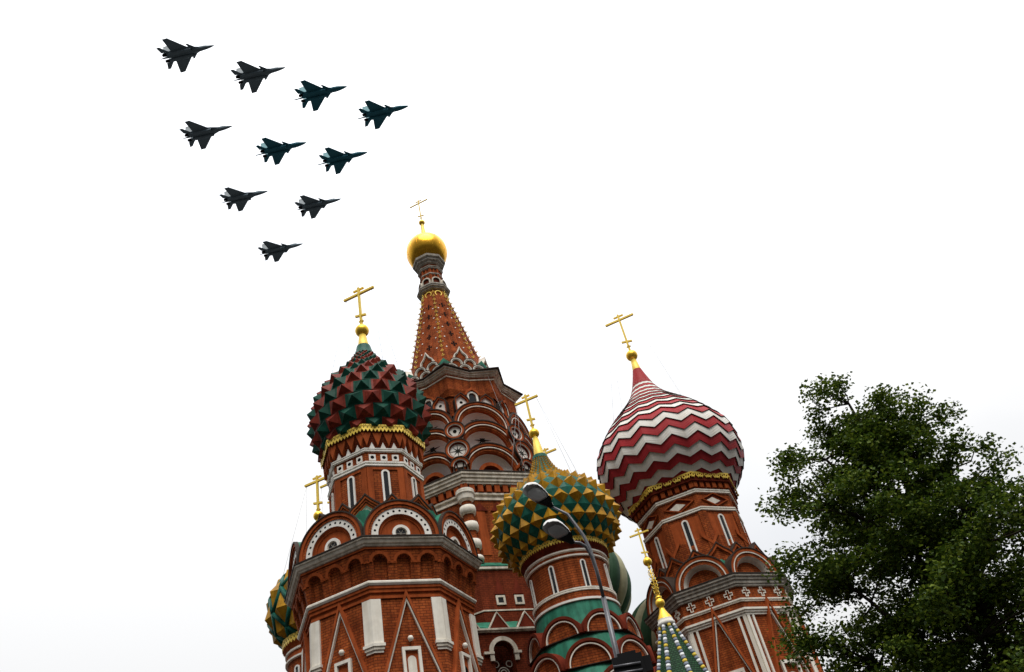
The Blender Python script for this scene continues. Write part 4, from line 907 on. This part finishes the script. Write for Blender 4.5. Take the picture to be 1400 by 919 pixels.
# ================================================================== the fighter jets
def jet_proto(kind, name_label):
    g, gl = ('jet_teal', 'jet_teal_lit') if kind == 'bomber' else ('jet_grey', 'jet_grey_lit')
    R = thing('fighter_jet', name_label, 'fighter jet', (0, 0, 0), 0, 'fighter jets flying in formation')
    def loftx(mb, secs, m, n=16):                    # secs: (x, half width, z low, z high, yoff)
        vs = []
        for x, wd, zl, zh, y in secs:
            for i in range(n):
                t = 2 * pi * i / n; c_, s_ = cos(t), sin(t)
                vs.append((x, y + wd * math.copysign(abs(c_) ** .8, c_), (zl + zh) / 2 + (zh - zl) / 2 * math.copysign(abs(s_) ** .8, s_)))
        fs = [[k * n + i, k * n + (i + 1) % n, (k + 1) * n + (i + 1) % n, (k + 1) * n + i] for k in range(len(secs) - 1) for i in range(n)]
        fs += [list(range(n))[::-1], [(len(secs) - 1) * n + i for i in range(n)]]
        mb.add(vs, fs, m, True)
    def plate(pts, th, m, name, parent=R):           # planform (x, y, z) with a thin lens section
        mb = MB(); n = len(pts); mb.add([(x, y, z + th) for x, y, z in pts] + [(x, y, z - th) for x, y, z in pts], [list(range(n)), list(range(2 * n - 1, n - 1, -1))] + [[i, n + i, n + (i + 1) % n, (i + 1) % n] for i in range(n)], m); return mb.build(name, parent, dz=0)
    wide = 1.35 if kind == 'bomber' else 1.0
    tail = -23.2 if kind == 'bomber' else -21.9
    b = MB(); loftx(b, [(0, .03, -.35, -.28, 0), (-.8, .28 * wide, -.6, -.05, 0), (-2, .5 * wide, -.85, .2, 0), (-3.5, .7 * wide, -1.0, .55, 0), (-5.5, .85 * wide, -1.05, .9, 0), (-8, .95, -.95, .95, 0), (-11, .9, -.6, .75, 0), (-15, .75, -.35, .5, 0), (-18.5, .5, -.3, .3, 0), (-20.3, .28, -.25, .2, 0), (tail, .1 if kind != 'bomber' else .2, -.12, .1, 0)], g)
    lex = [(-4.6, .6), (-6.2, 1.0), (-7.7, 1.5), (-9.0, 1.9), (-10.2, 2.2), (-15.9, 2.5), (-17.5, 2.3), (-20.0, 2.0), (-20.0, 1.9), (-17.5, .4)]
    pts = [(x, y, .05) for x, y in lex] + [(x, -y, .05) for x, y in lex[::-1]]
    n = len(pts); b.add([(x, y, z + .12) for x, y, z in pts] + [(x, y, z - .16) for x, y, z in pts], [list(range(n)), list(range(2 * n - 1, n - 1, -1))] + [[i, n + i, n + (i + 1) % n, (i + 1) % n] for i in range(n)], g)
    b.build('fuselage', R, dz=0)
    cg = MB(); loftx(cg, [(-2.6, .2, .1, .35, 0), (-3.4, .42 * wide, .2, .95, 0), (-4.6, .48 * wide, .4, 1.2, 0), (-6.2, .42, .5, 1.15, 0), (-7.6, .2, .6, .95, 0)], 'jet_glass', 12); cg.build('canopy', R, dz=0)
    for s in (-1, 1):
        plate([(-10.0, 2.0 * s, .05), (-15.2, 7.3 * s, 0), (-15.4, 7.6 * s, 0), (-17.5, 7.6 * s, 0), (-16.7, 2.2 * s, .05)], .07, g, 'wing')
        plate([(-17.3, 2.2 * s, 0), (-17.9, 2.6 * s, 0), (-20.0, 4.85 * s, -.05), (-21.2, 4.85 * s, -.05), (-20.4, 2.2 * s, 0)], .05, g, 'tailplane')
        if kind != 'clean': plate([(-7.4, 1.3 * s, .12), (-9.6, 3.35 * s, .15), (-10.3, 3.4 * s, .15), (-9.7, 1.9 * s, .12)], .04, g, 'canard')
        e = MB(); loftx(e, [(-8.9, .55, -1.45, -.25, 1.28 * s), (-10.5, .62, -1.5, -.1, 1.28 * s), (-13, .66, -1.4, .1, 1.28 * s), (-17, .68, -1.0, .3, 1.3 * s), (-18.6, .62, -.85, .35, 1.32 * s)], g); e.add([(-8.89, 1.28 * s + .45 * y, z) for y, z in ((-1, -.4), (1, -.4), (1, -1.35), (-1, -1.35))], [[0, 1, 2, 3]], 'hole'); en = e.build('engine', R, dz=0)
        z_ = MB(); loftx(z_, [(-18.6, .6, -.82, .32, 1.32 * s), (-19.6, .6, -.8, .34, 1.32 * s), (-20.4, .48, -.7, .24, 1.32 * s)], 'jet_nozzle', 14); z_.build('nozzle', en, dz=0)
        th = .055; y0 = 2.25 * s; y1 = 2.5 * s
        fin = [(-14.6, .15, y0), (-17.6, 3.8, y1), (-19.8, 3.8, y1), (-19.7, .9, y0), (-19.3, .1, y0)]
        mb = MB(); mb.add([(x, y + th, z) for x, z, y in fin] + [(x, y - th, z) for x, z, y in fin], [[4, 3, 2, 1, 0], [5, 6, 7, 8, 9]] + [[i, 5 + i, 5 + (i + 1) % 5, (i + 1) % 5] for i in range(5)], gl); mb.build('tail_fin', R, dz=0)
    return R
def copy_tree(o, parent=None):
    c = o.copy(); S.collection.objects.link(c); c.parent = parent
    for ch in list(o.children): copy_tree(ch, c)
    return c
JH = 316.0                                             # height of the formation above eye level
def on_plane(u, v):
    r = _fw + _rt * ((u - 700) / 1163.0) - _up * ((v - 459.5) / 1163.0); k = JH / r.z
    return (r.x * k, r.y * k)
# nose positions of the level formation, read off once and turned into plan coordinates at its flying height
JETS = [('canard', 293.5, 61.3, 'dark grey jet with canards at the rear end of the four-jet outer line'),
        ('canard', 391.0, 91.3, 'dark grey jet with canards, second in the four-jet outer line, above a teal jet'),
        ('bomber', 474.8, 117.4, 'teal jet third in the four-jet outer line, behind the jet nearest the right'),
        ('bomber', 559.2, 144.0, 'teal jet furthest to the right, front end of the four-jet outer line'),
        ('clean', 318.5, 171.4, 'dark grey jet without canards at the rear of the three-jet second line'),
        ('bomber', 419.4, 194.0, 'teal jet in the middle of the three-jet second line'),
        ('bomber', 503.0, 207.3, 'teal jet at the front end of the three-jet second line'),
        ('clean', 367.0, 260.3, 'dark grey jet without canards, rear one of the two-jet line'),
        ('canard', 467.0, 271.0, 'dark grey jet with canards, front one of the two-jet line'),
        ('canard', 414.6, 332.4, 'dark grey jet with canards flying alone, lowest and nearest the gold dome')]
protos = {}
for kind, u, v, lab in JETS:
    if kind not in protos: o = protos[kind] = jet_proto(kind, lab)
    else: o = copy_tree(protos[kind])
    x, y = on_plane(u, v); bk = random.uniform(-1.6, 1.6); o.location = (x, y, JH + EZ); o.rotation_euler = (radians(2.0 + bk), radians(-.4), radians(-1.6)); o['label'] = lab

# ================================================================== the tree
def tree():
    rnd = random.Random(11); R = thing('tree', 'big leafy green tree in full leaf standing right of the church', 'tree', (9.6, 22, 0))
    lumps = [(-.40, 0, 12.35, 1.35), (.40, .3, 11.0, 1.7), (-1.0, .2, 11.2, 1.5), (-1.95, -.5, 10.5, 1.45), (-.2, .5, 9.8, 2.3), (1.1, 0, 9.4, 1.5), (2.6, .3, 7.6, 1.9), (-2.3, -.6, 8.9, 2.0), (.7, -.9, 7.2, 2.4), (-2.7, 0, 7.0, 2.1), (3.3, 0, 5.7, 2.4), (-1.0, -1.2, 5.1, 2.4), (2.4, -1, 4.4, 2.4), (-2.75, .2, 5.0, 2.1), (-3.0, 0, 3.4, 2.0), (4.9, .4, 4.4, 2.1), (.2, 1.8, 6.8, 2.5), (0.0, 1.6, 4.4, 2.5), (-.3, 0, 3.2, 2.2), (-.6, .8, 8.2, 2.2)]
    tops = []
    for (x, y, z, r) in lumps:
        n = int(9 * r ** 2.1)
        for _ in range(n):
            while True:
                p = Vector((rnd.uniform(-1, 1), rnd.uniform(-1, 1), rnd.uniform(-1, 1)))
                if 0.25 < p.length < 1: break
            p = p * (p.length ** -.35); tops.append(Vector((x, y, z)) + Vector((p.x * r, p.y * r, p.z * r * .92)))
    wood = MB()
    def limb(a, b, r0, r1, wob=.2, n=6):
        pts = []
        for i in range(n + 1):
            t = i / n; p = a.lerp(b, t); sag = sin(pi * t)
            pts.append(p + Vector((rnd.uniform(-1, 1) * wob * sag, rnd.uniform(-1, 1) * wob * sag, .25 * wob * sag * rnd.uniform(-1, 2))))
        wood.tube(pts, [r0 + (r1 - r0) * i / n for i in range(n + 1)], 'bark', 7); return pts
    trunk = limb(Vector((.1, 0, -1.75)), Vector((0, .1, 11.6)), .36, .05, .25, 14)
    nodes = [(p, .3) for p in trunk[4:]]
    for (x, y, z, r) in lumps:
        c = Vector((x, y, z)); k = max(3, min(13, int((z - 1.5 - .55 * math.hypot(x, y) + 1.7) / 13.4 * 14)))
        st = trunk[k]; pts = limb(st, c + Vector((0, 0, r * .3)), .13, .035, .35, 8); nodes += [(p, .06) for p in pts[3:]]
    tw = []
    for t in tops:
        p = min(nodes, key=lambda q: (q[0] - t).length + (1.2 if q[0].z > t.z + .3 else 0))[0]
        pts = limb(p, t, .028, .008, .12, 4); tw.append(pts)
    wood.build('trunk', R)
    lv = MB()
    def leaf(c, s):
        d = Vector((rnd.gauss(0, 1), rnd.gauss(0, 1), rnd.gauss(-.2, .6))).normalized(); nrm = Vector((rnd.gauss(0, .55), rnd.gauss(0, .55), 1)).normalized()
        sd_ = d.cross(nrm).normalized(); fold = nrm * (s * .12)
        o = len(lv.v)
        lv.v += [tuple(c), tuple(c + d * s * .45 + sd_ * s * .42 + fold), tuple(c + d * s), tuple(c + d * s * .45 - sd_ * s * .42 + fold)]
        lv.f += [[o, o + 1, o + 2, o + 3]]; lv.m.append('leaf'); lv.sm.append(False)
    for t, pts in zip(tops, tw):
        cr_ = rnd.uniform(.36, .60)
        for _ in range(rnd.randint(140, 215)):
            cl = lambda sg: max(-1.7 * sg, min(1.7 * sg, rnd.gauss(0, sg))); g_ = Vector((cl(.5), cl(.5), cl(.30))); leaf(t + g_ * cr_, rnd.uniform(.07, .135))
        for _ in range(16):
            leaf(pts[rnd.randint(1, 3)] + Vector((rnd.gauss(0, .12), rnd.gauss(0, .12), rnd.gauss(0, .1))), rnd.uniform(.09, .16))
    lv.build('crown', R)
tree()
